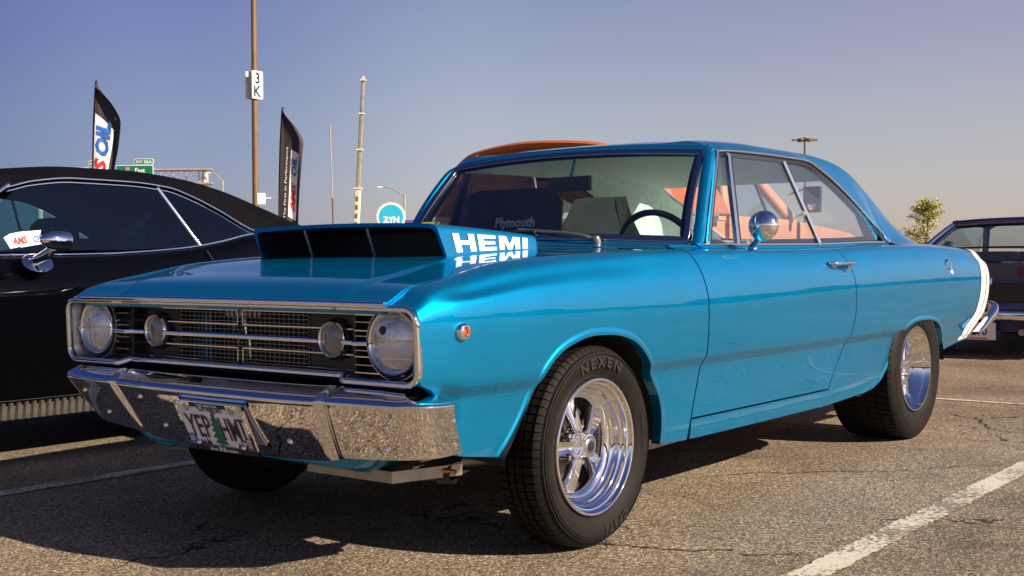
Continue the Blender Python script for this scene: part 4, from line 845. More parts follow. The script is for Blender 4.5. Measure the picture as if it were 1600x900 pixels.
# ------------------------------------------------------------------ other cars (local frames: x to the tail, y 0 on the centre line)
def shell(root, m, hw, belt, zb, arches, x0, x1, cabin, crown=.03, taper=(.10, .08), wide=.71):
    """lofted lower body of a car: both sides with wheel openings, bonnet and deck; the cabin is left open on top"""
    xs = list(np.arange(x0, x1, .035)) + [x1]
    for xc, r in arches: xs += list(xc + (r)*np.cos(np.linspace(PI, 0, 40))) + [xc-r-.0005, xc+r+.0005]
    xs = np.unique(np.round([x for x in xs if x0 <= x <= x1], 4)); G = []; Tp = []
    for x in xs:
        t0 = ss((x-x0)/.5); t1 = ss((x1-x)/.6); W = hw - taper[0]*(1-t0)**2 - taper[1]*(1-t1)**2; bz = float(belt(x)); z0 = zb
        for xc, r in arches:
            if abs(x-xc) < r: z0 = max(z0, .30 + (r-.01)*math.sqrt(max(0, 1-((x-xc)/r)**2))**.8)
        p = [(W-.075, zb), (W-.04, zb+.10), (W-.014, .52), (W-.002, wide-.06), (W, wide), (W-.006, wide+.05), (W-.03, bz-.07), (W-.055, bz-.022), (W-.095, bz)]
        s = curve(p, 160); k = int(np.argmax(s[:, 1] >= z0)); q = s[k:]; u = np.linspace(0, len(q)-1, 46); i = u.astype(int).clip(0, len(q)-2); f = (u-i)[:, None]; q = q[i]*(1-f) + q[i+1]*f
        G.append([(x, -y, z) for y, z in q]); Tp.append([(x, -(W-.095)*v, bz + crown*(1-v*v)) for v in np.linspace(1, -1, 17)])
    G = np.array(G); q = MB().grid(G); q.grid(G*[1, -1, 1], flip=True); Tp = np.array(Tp)
    mk_ = np.ones((len(xs)-1, 16), bool); mid = (xs[:-1] > cabin[0]) & (xs[:-1] < cabin[1]); mk_[mid, 1:-1] = False
    q.grid(Tp, mask=mk_)
    for e, t_ in ((G[0], Tp[0]), (G[-1], Tp[-1])):
        q.grid(np.stack([e, e*[1, -1, 1]], 0))
    for xc, r in arches:
        k = np.where(np.abs(xs-xc) < r-.0002)[0]
        for s in (1, -1): e = G[k, 0]*[1, s, 1]; q.grid(np.stack([e, e*[1, .55, 1]], 0))
    return q.build('body', m, root, 40)
def cabin_roof(root, m, drip, sho, cen, xa, xb, inner, inset=.025, name='roof'):
    d = np.array(drip); s_ = np.array(sho); c_ = np.array(cen); fy, fz = pchip(d[:, 0], d[:, 1]), pchip(d[:, 0], d[:, 2]); gy_, gz = pchip(s_[:, 0], s_[:, 1]), pchip(s_[:, 0], s_[:, 2]); cz = pchip(c_[:, 0], c_[:, 1])
    def sec(x, ins=0):
        zc, ys, zs, yd, zd = float(cz(x)), float(gy_(x)), float(gz(x)), float(fy(x)), float(fz(x))
        p = np.array([(0, zc), (ys*.6, zc-(zc-zs)*.35), (ys-.07, zs+.008), (ys, zs-.004), (ys+(yd-ys)*.45, zs-(zs-zd)*.36), (ys+(yd-ys)*.8, zs-(zs-zd)*.75), (yd, zd)])
        c = curve(p, 34); return np.stack([np.full(34, x), c[:, 0]*(1-ins*1.3), c[:, 1]-ins], 1)
    xs = np.linspace(xa, xb, 70); H = np.array([sec(x) for x in xs]); f = np.concatenate([H[:, 1:][:, ::-1]*[1, -1, 1], H], 1); q = MB().grid(f)
    H2 = np.array([sec(x, inset) for x in xs]); f2 = np.concatenate([H2[:, 1:][:, ::-1]*[1, -1, 1], H2], 1); q.grid(np.stack([f[0], f2[0]])); q.grid(np.stack([f[-1], f2[-1]])); r = q.build(name, m, root, 60)
    MB().grid(f2, flip=True).build('headliner', inner, root, 60)
    return fy, fz, cz
def simple_wheel(root, x, y, R, w, rimm):
    s = 1 if y > 0 else -1
    W = MB().lathe([(R*.60, 0), (R*.60, -.012), (R*.56, -.012), (R*.53, .01), (R*.48, .03), (R*.20, .03), (R*.18, .0), (.001, -.004)], (x, y, R), (0, -s, 0), 36).build('wheel', rimm, root, 50)
    MB().lathe([(R*.60, .0), (R*.80, -.016), (R*.95, -.004), (R, .022), (R, w*.5), (R, w-.02), (R*.95, w), (R*.6, w)], (x, y, R), (0, -s, 0), 56).build('tyre', RUBBER, W, 50)
    for k in range(5):
        a = 2*PI*k/5; MB().sweep([(x + R*.15*math.cos(a), y - s*.0, R + R*.15*math.sin(a)), (x + R*.55*math.cos(a), y - s*.0, R + R*.55*math.sin(a))], rect(.05, .02), up=(0, 1, 0)).build('spoke', rimm, W)
# ---- black car beside the passenger side
bc = thing('black_car', 'glossy black two door car with black vinyl roof and chrome window frames', 'car', (0, 3.10, 0))
beltB = pchip([-2.0, -1.5, -.25, 0, .28, .53, .80, .97, 1.21, 1.5, 2.2, 2.9], [.86, .90, .927, .929, .934, .947, .971, .999, 1.045, 1.055, 1.04, .99])
shell(bc, BLACKP, .985, beltB, .20, [(-1.25, .37), (1.55, .38)], -2.05, 2.95, (-.62, 1.45), wide=.735)
dripB = [(-.20, .745, 1.235), (-.10, .728, 1.262), (.0, .722, 1.288), (.22, .716, 1.312), (.527, .716, 1.310), (.76, .720, 1.292), (.92, .730, 1.244), (1.05, .745, 1.188), (1.33, .79, 1.062), (1.5, .84, 1.045), (2.1, .80, 1.035)]
shoB = [(-.20, .66, 1.315), (.0, .62, 1.348), (.3, .60, 1.372), (.62, .59, 1.374), (.95, .585, 1.350), (1.2, .585, 1.305), (1.5, .59, 1.215), (1.8, .60, 1.115), (2.1, .62, 1.038)]
cenB = [(-.20, 1.345), (.3, 1.388), (.7, 1.388), (1.1, 1.34), (1.5, 1.225), (2.1, 1.04)]
fyB, fzB, czB = cabin_roof(bc, VINYL, dripB, shoB, cenB, -.20, 2.1, mat('dark headliner', (.07, .12, .13), .8))
for s in (-1, 1):
    MB().sweep([(x, s*(float(fyB(x)) + .004), float(fzB(x)) - .004) for x in np.linspace(-.19, 1.36, 50)], bevrect(.020, .012, .004)).build('drip_rail', CHROME, bc)
    MB().sweep([(x, s*(float(fyB(x)) - .004), float(fzB(x)) - .024) for x in np.linspace(-.13, 1.28, 40)], bevrect(.012, .010, .003)).build('window_frame', CHROME, bc)
    MB().sweep([(x, s*(.888), float(beltB(x)) + .004) for x in np.linspace(-.60, 1.24, 50)], bevrect(.014, .014, .004)).build('belt_moulding', CHROME, bc)
    MB().sweep([(-.54, s*.87, .94), (-.36, s*.82, 1.10), (-.20, s*.750, 1.238)], bevrect(.045, .04, .012), up=(-1, 0, .5)).build('windscreen_pillar', BLACKP, bc)
    MB().sweep([(-.515, s*.877, .94), (-.34, s*.832, 1.095), (-.19, s*.762, 1.226), (-.13, s*.742, 1.262)], bevrect(.018, .016, .005), up=(-1, 0, .5)).build('pillar_moulding', CHROME, bc)
    yg = lambda z: .872 - (z-.94)/.36*.165
    dg = [(-.50, .94), (.868, .972), (.700, 1.272)] + [(x, float(fzB(x)) - .030) for x in np.linspace(.6, -.10, 12)]
    q = MB(); q.poly_prism(dg, lambda x, z: (x, s*yg(z), z), lambda x, z: (x, s*(yg(z)-.004), z)); q.build('door_window', GD, bc, None)
    qg = [(.885, .975), (1.21, 1.045), (1.26, 1.06)] + [(x, float(fzB(x)) - .030) for x in np.linspace(1.2, .72, 10)]
    q = MB(); q.poly_prism(qg, lambda x, z: (x, s*yg(z), z), lambda x, z: (x, s*(yg(z)-.004), z)); q.build('quarter_window', GD, bc, None)
    MB().sweep([(.706, s*(yg(1.285)+.002), 1.285), (.880, s*(yg(.965)+.002), .965)], bevrect(.018, .012, .004), up=(0, -s, .2)).build('window_bar', CHROME, bc)
    MB().sweep([(.836, s*.952, .955), (.862, s*.972, .90), (.90, s*.984, .80)], rect(.004, .006), up=(0, 1, 0)).build('door_gap', DARK, bc)
    st = MB().box((.15, s*.925, .232), (2.2, .012, .082)).build('rocker_trim', SATIN, bc); MB().sweep([(-.95, s*.934, .278), (1.25, s*.934, .278)], bevrect(.012, .010, .003)).build('rocker_edge', CHROME, st)
    first = None
    for k in range(58):
        x = -.92 + k*.0375
        if first is None:
            q = MB(); q.poly_prism([(-.0165, -.036), (.009, -.036), (.0165, .036), (-.009, .036)], lambda a, b: (a, s*-.001, b), lambda a, b: (a*.55 + .004, s*.012, b)); first = q.build('trim_rib', mat('grey anodised', (.17, .155, .125), .38, .9, var=.2) if 'grey anodised' not in MT else MT['grey anodised'], st, None); o = first
        else: o = first.copy(); col.objects.link(o)
        o.location = (x, s*.931, .232); o.parent = st
    for x, R in ((-1.25, .345), (1.55, .36)): simple_wheel(bc, x, s*.90, R, .24, CHROME)
G = [[(-.60 + .41*v - .10*(1-(u*u))*(1-.3*v), u*(.86 - .13*v), .945 + .335*v + .06*v*(1-u*u)) for v in np.linspace(0, 1, 10)] for u in np.linspace(-1, 1, 24)]
MB().grid(G).build('windscreen', GD, bc, 180)
per = [G[0][k] for k in range(10)] + [G[i][9] for i in range(24)] + [G[23][9-k] for k in range(10)]; MB().sweep(np.array(per), rect(.02, .012), up=(-.8, 0, .6)).build('windscreen_moulding', CHROME, bc)
h = MB().lathe([(.0005, -.075), (.012, -.072), (.028, -.052), (.040, -.020), (.044, .02), (.043, .055), (.040, .060), (.034, .058), (.001, .05)], (-.135, -1.145, .995), (1, .0, -.05), 40).build('door_mirror', CHROME, bc, 50)
MB().sweep(spline([(-.145, -1.135, .965), (-.15, -1.11, .94), (-.155, -1.04, .915), (-.155, -.985, .896)], 12), bevrect(.045, .030, .010), up=(1, 0, 0)).build('mirror_stem', CHROME, h, 50)
MB().lathe([(.001, .010), (.030, .009), (.062, .004), (.068, .0)], (-.13, -.985, .898), (-.15, -.6, .8), 32).build('mirror_foot', CHROME, h, 50)
for y in (-.38, .38):
    G = [[(x0 + .02*abs(u), y + .25*u*(1-.25*ss((z-.8)/.3)), z) for u in np.linspace(-1, 1, 9)] for x0, z in ((.10, .55), (.50, .5), (.58, .62), (.66, .85), (.72, 1.12), (.77, 1.16), (.80, 1.10), (.78, .6))]; MB().grid(G).build('front_seat', SEATB, bc, 60)
MB().box((-.32, 0, .90), (.35, 1.5, .08)).build('dashboard', SEATB, bc); MB().box((.5, 0, .32), (3.6, 1.5, .05)).build('floor_pan', DARK, bc)
for z, m_, t_ in ((.98, None, None),):
    dec = MB(); dc = [(-.445, 1.012), (-.425, .962), (-.375, .972), (-.372, .968), (-.265, .985), (-.262, 1.028), (-.25, 1.050), (-.36, 1.040), (-.41, 1.03)]
    dcx = [(x + .235, zz) for x, zz in dc]; dec.poly_prism(dcx, lambda x, zz: (x, -(yg(zz) + .0012), zz), lambda x, zz: (x, -(yg(zz) + .0004), zz)); d_ = dec.build('window_decal', BANW, bc, None)
    for s_, m2, u0 in (('AMS', BANR, -.108), ('OIL', BANB, -.012)):
        V, Fc = text(s_, .046, .0016, .18, 2, .92); q = MB(); q.add(np.array([(u0 - .028 + a*.86, -(yg(1.005+b+.10*(a+u0+.03)) + .0024), 1.006 + b + .10*(a+u0+.05)) for a, b in V]), Fc); q.build('decal_lettering', m2, d_, None)
for x0, x1, z0 in ((-2.10, -2.02, .42), (2.92, 3.0, .45)): MB().box(((x0+x1)/2, 0, z0), (.08, 1.75, .14)).build('bumper', CHROME, bc)
for s in (-1, 1): MB().lathe([(.085, 0), (.08, .02), (.001, .03)], (-2.04, s*.70, .68), (-1, 0, 0), 28).build('headlight', GL, bc); MB().box((2.95, s*.55, .72), (.02, .5, .10)).build('tail_light', RED, bc)
# ---- navy car parked tail-on behind
nc = thing('navy_car', 'dark blue car seen from behind past the tail of the bright blue car', 'car', (8.0, .48, 0), PI)
# local: x 0 at its rear bumper, negative forward (root is turned so that +x local points back to the camera)
beltN = pchip([-4.9, -3.5, -1.6, -.8, 0], [.86, .93, .965, .965, .955])
shell(nc, NAVY, .955, beltN, .24, [(-4.0, .36), (-1.15, .38)], -4.9, -.02, (-3.1, -1.05), taper=(.10, .05))
dripN = [(-2.9, .70, 1.24), (-2.5, .69, 1.26), (-1.9, .69, 1.25), (-1.55, .72, 1.17), (-1.2, .80, 1.02), (-.9, .84, .975)]
shoN = [(-2.9, .60, 1.29), (-2.4, .58, 1.315), (-1.9, .58, 1.305), (-1.5, .60, 1.24), (-1.2, .68, 1.08), (-.9, .72, .98)]
cenN = [(-2.9, 1.32), (-2.3, 1.34), (-1.9, 1.33), (-1.6, 1.30)]
fyN, fzN, czN = cabin_roof(nc, NAVY, [(x, y, z) for x, y, z in dripN], shoN, cenN, -2.9, -1.66, mat('grey headliner', (.10, .10, .10), .8))
for s in (-1, 1):
    MB().sweep(spline([(-1.68, s*.655, 1.255), (-1.45, s*.70, 1.17), (-1.22, s*.75, 1.065), (-1.02, s*.79, .965)], 16), bevrect(.10, .05, .02), up=(0, s, .6)).build('rear_pillar', NAVY, nc, 50)
    MB().sweep(spline([(-1.66, s*.60, 1.26), (-1.43, s*.635, 1.17), (-1.20, s*.68, 1.065), (-1.02, s*.72, .975)], 16), rect(.022, .016), up=(0, s, .6)).build('window_moulding', CHROME, nc)
    MB().sweep([(-3.15, s*.80, .95), (-2.86, s*.695, 1.25)], rect(.05, .05), up=(1, 0, .5)).build('front_pillar', NAVY, nc)
    MB().sweep([(x, s*(float(fyN(x))+.003), float(fzN(x))) for x in np.linspace(-2.88, -1.68, 20)], rect(.016, .014)).build('drip_rail', CHROME, nc)
    q = MB(); q.poly_prism([(-3.08, .96), (-1.5, .97), (-1.72, 1.21), (-2.8, 1.235)], lambda x, z: (x, s*(.845-(z-.96)*.5), z), lambda x, z: (x, s*(.841-(z-.96)*.5), z)); q.build('side_window', GS, nc, None)
    for x, R in ((-4.0, .34), (-1.15, .36)): simple_wheel(nc, x, s*.86, R, .27, CHROME)
G = [[(-1.66 + .60*v, u*(.60 + .13*v), 1.285 - .30*v + .02*(1-u*u)) for v in np.linspace(0, 1, 8)] for u in np.linspace(-1, 1, 20)]; MB().grid(G).build('rear_window', GD, nc, 180)
MB().sweep(spline([(-1.62, -.66, 1.245), (-1.60, -.35, 1.262), (-1.60, 0, 1.268), (-1.60, .35, 1.262), (-1.62, .66, 1.245)], 16), bevrect(.10, .085, .02), up=(0, 0, 1)).build('rear_header', NAVY, nc, 50)
MB().sweep(np.array([G[i][0] for i in range(20)]), rect(.022, .014)).build('window_moulding', BLACK, nc); MB().sweep(np.array([G[i][7] for i in range(20)]) - [0, 0, .0], rect(.03, .02)).build('window_seal', BLACK, nc)
G = [[(-3.28 + .40*v, u*(.80 - .12*v), .955 + .33*v) for v in np.linspace(0, 1, 6)] for u in np.linspace(-1, 1, 12)]; MB().grid(G).build('windscreen', GS, nc, 180)
PGREY = mat('grey blue panel', (.07, .075, .12), .30, .4, coat=.6)
for z0, z1, m_, d_, n_ in ((.868, .945, NAVY, .02, 'deck_edge'), (.852, .868, CHROME, .034, 'tail_moulding'), (.70, .852, PGREY, .016, 'tail_panel'), (.680, .70, mat('blue moulding', (.05, .08, .30), .25, .6, coat=1), .032, 'tail_moulding'), (.50, .68, BLACK, .004, 'tail_recess'), (.438, .50, MT['blue moulding'], .02, 'tail_valance')):
    MB().box((-.02 + d_/2, 0, (z0+z1)/2), (d_ + .04, 1.78, z1-z0-.002)).build(n_, m_, nc)
for y in (-.62, .62): MB().box((.0, y, .775), (.04, .42, .09)).build('tail_light', mat('dark red lens', (.10, .01, .012), .2, coat=1) if 'dark red lens' not in MT else MT['dark red lens'], nc)
MB().sweep([(-.10, -.93, .39), (.04, -.88, .39), (.07, -.6, .39), (.075, 0, .39), (.07, .6, .39), (.04, .88, .39), (-.10, .93, .39)], bevrect(.06, .085, .02)).build('rear_bumper', CHROME, nc, 50)
MB().box((-.35, 0, .30), (.6, 1.5, .12)).build('rear_valance', DARK, nc); MB().box((-2.4, 0, .30), (4.4, 1.4, .06)).build('floor_pan', DARK, nc)
npl = MB().box((.055, .085, .245), (.006, .305, .155)).build('licence_plate', SIGNW, nc)
V, Fc = text('290', .088, .002, 0, 2, .95); q = MB(); q.add(np.array([(.0592, .092 + a*1.15, .245 + b*1.15) for a, b in V]), Fc); q.build('plate_lettering', INK, npl, None)
MB().box((.0590, .085, .180), (.002, .16, .010)).build('plate_band', BANR, npl)
MB().sweep([(-.3, .45, .25), (.03, .45, .24)], circ(.03, 12)).build('exhaust_pipe', ALU, nc)
for y in (-.38, .38): q = MB(); q.poly_prism([(y + a*.50, .66 + b*.62) for a, b in bevrect(1, 1, .24)], lambda u, v: (-2.02 - .12*v, u, v), lambda u, v: (-2.16 - .12*v, u*.96, v)); q.build('front_seat', SEATB, nc, 50)
MB().lathe([(.0005, .05), (.05, .035), (.068, 0), (.066, -.01), (.001, -.012)], (-2.85, -1.12, 1.03), (1, 0, 0), 28).build('door_mirror', CHROME, nc, 60)
MB().sweep([(-2.85, -1.10, 1.0), (-2.85, -.93, .95)], rect(.03, .02), up=(1, 0, 0)).build('mirror_stem', CHROME, nc)
# ---- orange pickup with a canopy
pk = thing('orange_pickup', 'faded orange pickup truck with open canopy over its bed', 'pickup truck', (4.45, 2.86, .03))
SALM = mat('faded orange with glare', (.54, .26, .16), .5, var=.08, vscale=3, coat=.3); DKO = mat('orange inner panel', (.22, .05, .012), .55, var=.15)  # SALM: faded orange paled further, with window glare put into the colour
hwp = .93
def prism_y(name, pts, y0, y1, m_, par=pk): q = MB(); q.poly_prism(pts, lambda x, z: (x, y0, z), lambda x, z: (x, y1, z)); return q.build(name, m_, par, None)
for s in (-1, 1):
    bed = [(.02, .56), (1.62, .56), (1.62, 1.20), (.02, 1.20)]; prism_y('bed_side', bed, s*hwp, s*(hwp-.06), SALM)
    prism_y('bed_rail', [(.02, 1.20), (1.62, 1.20), (1.62, 1.235), (.02, 1.235)], s*(hwp+.012), s*(hwp-.08), SALM)
    th = np.linspace(0, PI, 18); fen = [(.62 + .52*math.cos(t), .42 + .62*math.sin(t)) for t in th]; prism_y('rear_fender', [(.62+.52, .40)] + fen + [(.10, .40)], s*(hwp+.14), s*(hwp-.01), SALM)
    door = [(1.70, .50), (3.02, .50), (3.05, 1.235), (1.70, 1.245)]; d_ = prism_y('door', door, s*hwp, s*(hwp-.07), SALM)
    MB().sweep([(1.68, s*(hwp-.03), 1.24), (1.74, s*(hwp-.09), 1.45), (1.80, s*(hwp-.14), 1.66), (1.95, s*(hwp-.17), 1.705), (2.25, s*(hwp-.17), 1.70), (2.42, s*(hwp-.15), 1.655), (2.62, s*(hwp-.11), 1.50), (2.98, s*(hwp-.03), 1.24)], bevrect(.11, .08, .03), up=(0, s, 0.01)).build('window_surround', SALM, pk, 50)
    g_ = [(1.75, 1.24), (2.94, 1.24), (2.60, 1.50), (2.40, 1.64), (1.84, 1.65)]; q = MB(); q.poly_prism(g_, lambda x, z: (x, s*(hwp-.03-(z-1.24)*.30), z), lambda x, z: (x, s*(hwp-.035-(z-1.24)*.30), z)); q.build('door_window', GS, d_, None)
    MB().sweep([(2.42, s*(hwp-.15), 1.64), (2.52, s*(hwp-.03), 1.24)], rect(.025, .02), up=(0, s, 0)).build('vent_bar', BLACK, d_)
    hood_ = [(3.08, .52), (3.38, .52), (3.42, .80), (3.60, .98), (3.95, 1.02), (4.25, .90), (4.38, .60), (4.60, .60), (4.62, 1.05), (4.3, 1.13), (3.08, 1.22)]; prism_y('front_fender', hood_, s*(hwp+.02), s*(hwp-.06), SALM)
    m_ = MB().box((2.95, s*(hwp+.20), 1.42), (.05, .16, .24)).build('door_mirror', BLACK, pk); MB().lathe([(.001, .012), (.03, .008), (.04, 0)], (2.925, s*(hwp+.20), 1.36), (-1, 0, 0), 20).build('spot_mirror', CHROME, m_)
    for z in (1.30, 1.53): MB().sweep([(2.92, s*(hwp-.02), z-.06), (2.95, s*(hwp+.14), z)], circ(.010, 8)).build('mirror_arm', CHROME, m_)
    for x in (.62, 3.92): simple_wheel(pk, x, s*.88, .37, .22, SATIN)
MB().box((.02, 0, .88), (.05, 1.80, .62)).build('tailgate', SALM, pk); MB().box((.8, 0, .58), (1.6, 1.7, .05)).build('bed_floor', DARK, pk); MB().box((1.66, 0, .90), (.05, 1.74, .66)).build('cab_back', SALM, pk)
G = [[(x, u*.79, 1.70 + .05*(1-u*u) - .12*ss((abs(x-2.1)-.25)/.3)) for u in np.linspace(-1, 1, 13)] for x in np.linspace(1.72, 2.52, 14)]; MB().grid(G, flip=True).build('cab_roof', SALM, pk, 60)
MB().grid([[(2.50 + .48*v, u*(.76 + .10*v), 1.66 - .42*v) for v in (0, .5, 1)] for u in np.linspace(-1, 1, 9)]).build('windscreen', GS, pk)
MB().grid([[(3.0 + 1.6*v, u*.9, 1.225 - .10*v + .06*(1-u*u)) for v in np.linspace(0, 1, 8)] for u in np.linspace(-1, 1, 13)]).build('bonnet', SALM, pk, 60)
MB().box((4.60, 0, .82), (.04, 1.6, .40)).build('front_grille', CHROME, pk); MB().box((4.72, 0, .55), (.10, 1.86, .16)).build('front_bumper', CHROME, pk); MB().box((-.08, 0, .52), (.10, 1.86, .14)).build('rear_bumper', CHROME, pk)
MB().box((2.1, 0, .95), (.15, 1.5, .55)).build('bench_seat', SEATB, pk); MB().box((2.3, 0, .5), (4.4, 1.2, .10)).build('chassis', DARK, pk)
# canopy: sloping sides, arched top, open tail frame with two catches
def arch_loop(x, ins=0.0): 
    p = spline([(-1.26+ins, 1.24), (-1.12+ins, 1.50), (-.92+ins, 1.69-ins*.8), (-.68, 1.762-ins), (-.10, 1.80-ins), (.36, 1.762-ins), (.58-ins, 1.690-ins*.8), (.82-ins, 1.48), (1.0-ins, 1.24)], 50); return np.array([(x, y, z) for y, z in p])
A0, A1 = arch_loop(-.05), arch_loop(1.5)*[1, .86, 1] - [0, 0, .10]; A1[:, 2] = np.maximum(A1[:, 2], 1.24)
cn = MB().grid(np.stack([A0, A0*.5+A1*.5, A1])).build('canopy', ORANGE, pk, 60)
MB().grid(np.stack([arch_loop(-.05), arch_loop(-.085, .02), arch_loop(-.075, .05), arch_loop(-.03, .058), arch_loop(-.0, .10)])).build('canopy_rim', ORANGE, cn, 60)
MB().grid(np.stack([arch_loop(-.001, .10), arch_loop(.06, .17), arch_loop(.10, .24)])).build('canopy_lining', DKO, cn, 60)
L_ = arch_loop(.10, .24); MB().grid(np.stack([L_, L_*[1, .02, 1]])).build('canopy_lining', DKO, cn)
for y in (.40, -.62): MB().box((-.075, y, 1.675), (.05, .045, .085)).build('canopy_catch', mat('yellow plastic', (.62, .27, .02), .4) if 'yellow plastic' not in MT else MT['yellow plastic'], cn)

# ------------------------------------------------------------------ background
rt = np.array([.6154, -.7882, 0]); fw_ = np.array([.788, .6154, 0])          # across / away from the road the lot faces
def loc2(o, p): o.location = p
# parking lot lamp pole with row signs
lp_ = thing('lamp_pole', 'tall bronze lamp pole carrying the white 3 K row signs', 'lamp pole', (26.53, 32.42, 0))
MB().lathe([(.19, 0), (.19, .0), (.125, .02), (.105, 8), (.085, 14)], axis=(0, 0, 1), n=24).build('pole', BROWNM, lp_, 60)
MB().lathe([(.001, .9), (.32, .9), (.32, 0)], axis=(0, 0, 1), n=24).build('base', STEEL, lp_)
MB().box((0, 0, 14.0), (1.8, .30, .12)).build('lamp_head', BROWNM, lp_)
def row_sign(c, nrm, up_s):
    n = np.array(nrm, float); n /= np.linalg.norm(n); r = np.array([-n[1], n[0], 0]); q = MB(); f = lambda u, v, h: np.array(c) + r*u + np.array([0, 0, v]) + n*h
    q.poly_prism([(a*.52, b) for a, b in bevrect(1, 1.04, .06)], lambda u, v: f(u, v, .02), lambda u, v: f(u, v, -.02)); sg = q.build('row_sign', SIGNW, lp_, None)
    for s, z in (('3', .25), ('K', -.24)):
        V, Fc = text(s, .56, .018, 0, 3, .9); q = MB(); q.add(np.array([f(a, z + b, .023) for a, b in V]), Fc); q.build('sign_lettering', SIGNK, sg, None)
    MB().sweep([f(0, .3, 0), f(0, .3, 0) - n*.2], rect(.04, .04)).build('sign_bracket', BROWNM, sg); MB().sweep([f(0, -.3, 0), f(0, -.3, 0) - n*.2], rect(.04, .04)).build('sign_bracket', BROWNM, sg)
nr = -fw_*.62 + rt*.78
row_sign((nr[0]*.16, nr[1]*.16, 7.55), nr, 1); row_sign((-nr[0]*.20, -nr[1]*.20, 7.55), -nr, 1)
q = MB().box((.10, -.22, 3.30), (.30, .02, .42), Matrix.Rotation(math.radians(-38), 3, 'Z')); q.build('notice_sign', SIGNW, lp_)
# feather banners
def banner(label, base, height, wide, seed, letters, widths):
    b = thing('feather_banner', label, 'banner', base, math.atan2(rt[1], rt[0]), 'feather banners behind the cars')
    lean = .09
    MB().sweep([(0, 0, 0), (lean*.3, 0, height*.4), (lean, 0, height*.8), (lean + .06, 0, height)], circ(.016, 8), up=(0, 1, 0)).build('pole', DARK, b)
    MB().lathe([(.22, 0), (.22, .04), (.05, .06)], axis=(0, 0, 1), n=20).build('base', DARK, b)
    wf = pchip([0, .40, .565, .72, .82, .90, .96, 1.0], widths)
    def S(t, u, off=0.0):       # t up the pole 0..1, u across 0..1
        z = .55 + (height - .55)*t; x0 = lean*t*t + .06*max(0, t-.8)*2; wv = wide*float(wf(t))
        y = .07*math.sin(u*5.0 + t*6 + seed) *u + .03*math.sin(u*13 + t*3 + seed*2)*u
        return (x0 + wv*u, y - off, z - .20*u*u*(t > .0) * (1 - .3*t))
    MB().grid([[S(t, u) for u in np.linspace(0, 1, 22)] for t in np.linspace(0, 1, 60)]).build('cloth', BANNER, b, 60)
    def strip(t0, t1, u0, u1, m_, off, nm, slant=0):
        for o_ in (off, -off): MB().grid([[S(t + slant*(u-u0), u, o_) for u in np.linspace(u0, u1, 8)] for t in np.linspace(t0, t1, 24)]).build(nm, m_, b, 60)
    letters(b, S, strip); return b
def put_on(b, S, body, m_, t0, u0, size_t, size_u, off, rot=1, bold=.0, shear=.15):
    V, Fc = text(body, 1.0, bold, shear, 2); V = V/np.ptp(V[:, 1]); q = MB()
    for o_ in (off, -off):
        q.add(np.array([S(min(.985, max(.0, t0 + a*size_t)), min(1, max(0, u0 - b_*size_u)), o_) for a, b_ in V]), Fc)
    return q.build('banner_lettering', m_, b, None)
def lets1(b, S, strip):
    strip(.36, .84, .05, .74, BANW, .006, 'banner_patch', -.10)
    put_on(b, S, 'OIL', BANB, .715, .40, .088, .52, .012, bold=.05); put_on(b, S, 'AMS', BANR, .50, .40, .088, .52, .012, bold=.05)
    put_on(b, S, '®', BANW, .83, .78, .015, .06, .012)
def lets2(b, S, strip):
    strip(.37, .76, .50, .86, BANW, .006, 'banner_patch', -.03)
    put_on(b, S, 'OIL', BANB, .67, .68, .058, .24, .012, bold=.04); put_on(b, S, 'AMS', BANR, .49, .68, .062, .24, .012, bold=.04)
    put_on(b, S, 'The First in Performance', BANW, .56, .32, .030, .10, .012, bold=.01, shear=0)
banner('black feather banner behind the black car roof, its large blue letters half folded', (11.25, 19.42, 0), 4.71, .60, .4, lets1, [.40, .60, .72, .93, 1.0, .74, .36, .03])
banner('black feather banner nearer the lamp pole, blue and red letters reading upward', (15.62, 18.62, 0), 4.52, .56, 1.9, lets2, [.72, .84, .90, .97, 1.0, .72, .33, .03])
# highway sign gantry
gt = thing('sign_gantry', 'steel truss gantry with green highway exit signs', 'sign gantry', (67.3, 102.3, 0), math.atan2(-.786, .618))
Lg = 9.0
for z in (8.9, 10.30): 
    for y in (.45, 1.1): MB().sweep([(-8, y, z), (Lg + .45, y, z)], circ(.14, 8)).build('truss_chord', STEEL, gt, 60)
for k in range(13):
    x = -7.6 + k*1.3; MB().sweep([(x, .45, 8.9), (x + 1.1, .45, 10.3)], circ(.07, 6), up=(0, 1, 0)).build('truss_brace', STEEL, gt); MB().sweep([(x, 1.1, 10.3), (x+.02, 1.1, 8.9)], circ(.05, 6), up=(0, 1, 0)).build('truss_brace', STEEL, gt)
MB().sweep([(8.72, .78, 0), (8.72, .78, 10.45)], circ(.30, 16), up=(0, 1, 0)).build('post', mat('pale steel', (.62, .58, .52), .5), gt, 60); MB().sweep([(-8, .78, 0), (-8, .78, 10.45)], circ(.30, 16), up=(0, 1, 0)).build('post', MT['pale steel'], gt, 60)
def gsign(x0, x1, z0, z1, words):
    q = MB(); q.poly_prism([(x0 + (x1-x0)/2 + a, z0 + (z1-z0)/2 + b) for a, b in bevrect(x1-x0, z1-z0, .12)], lambda x, z: (x, 0, z), lambda x, z: (x, .08, z)); sg = q.build('sign_panel', SIGNW, gt, None)
    q = MB(); q.poly_prism([(x0 + (x1-x0)/2 + a, z0 + (z1-z0)/2 + b) for a, b in bevrect(x1-x0-.12, z1-z0-.12, .10)], lambda x, z: (x, -.02, z), lambda x, z: (x, .0, z)); q.build('sign_face', GREEN, sg, None)
    for s, u, v, size in words:
        V, Fc = text(s, size, size*.025, 0, 2); q = MB(); q.add(np.array([(u + a, -.025, v + b) for a, b in V]), Fc); q.build('sign_lettering', SIGNW, sg, None)
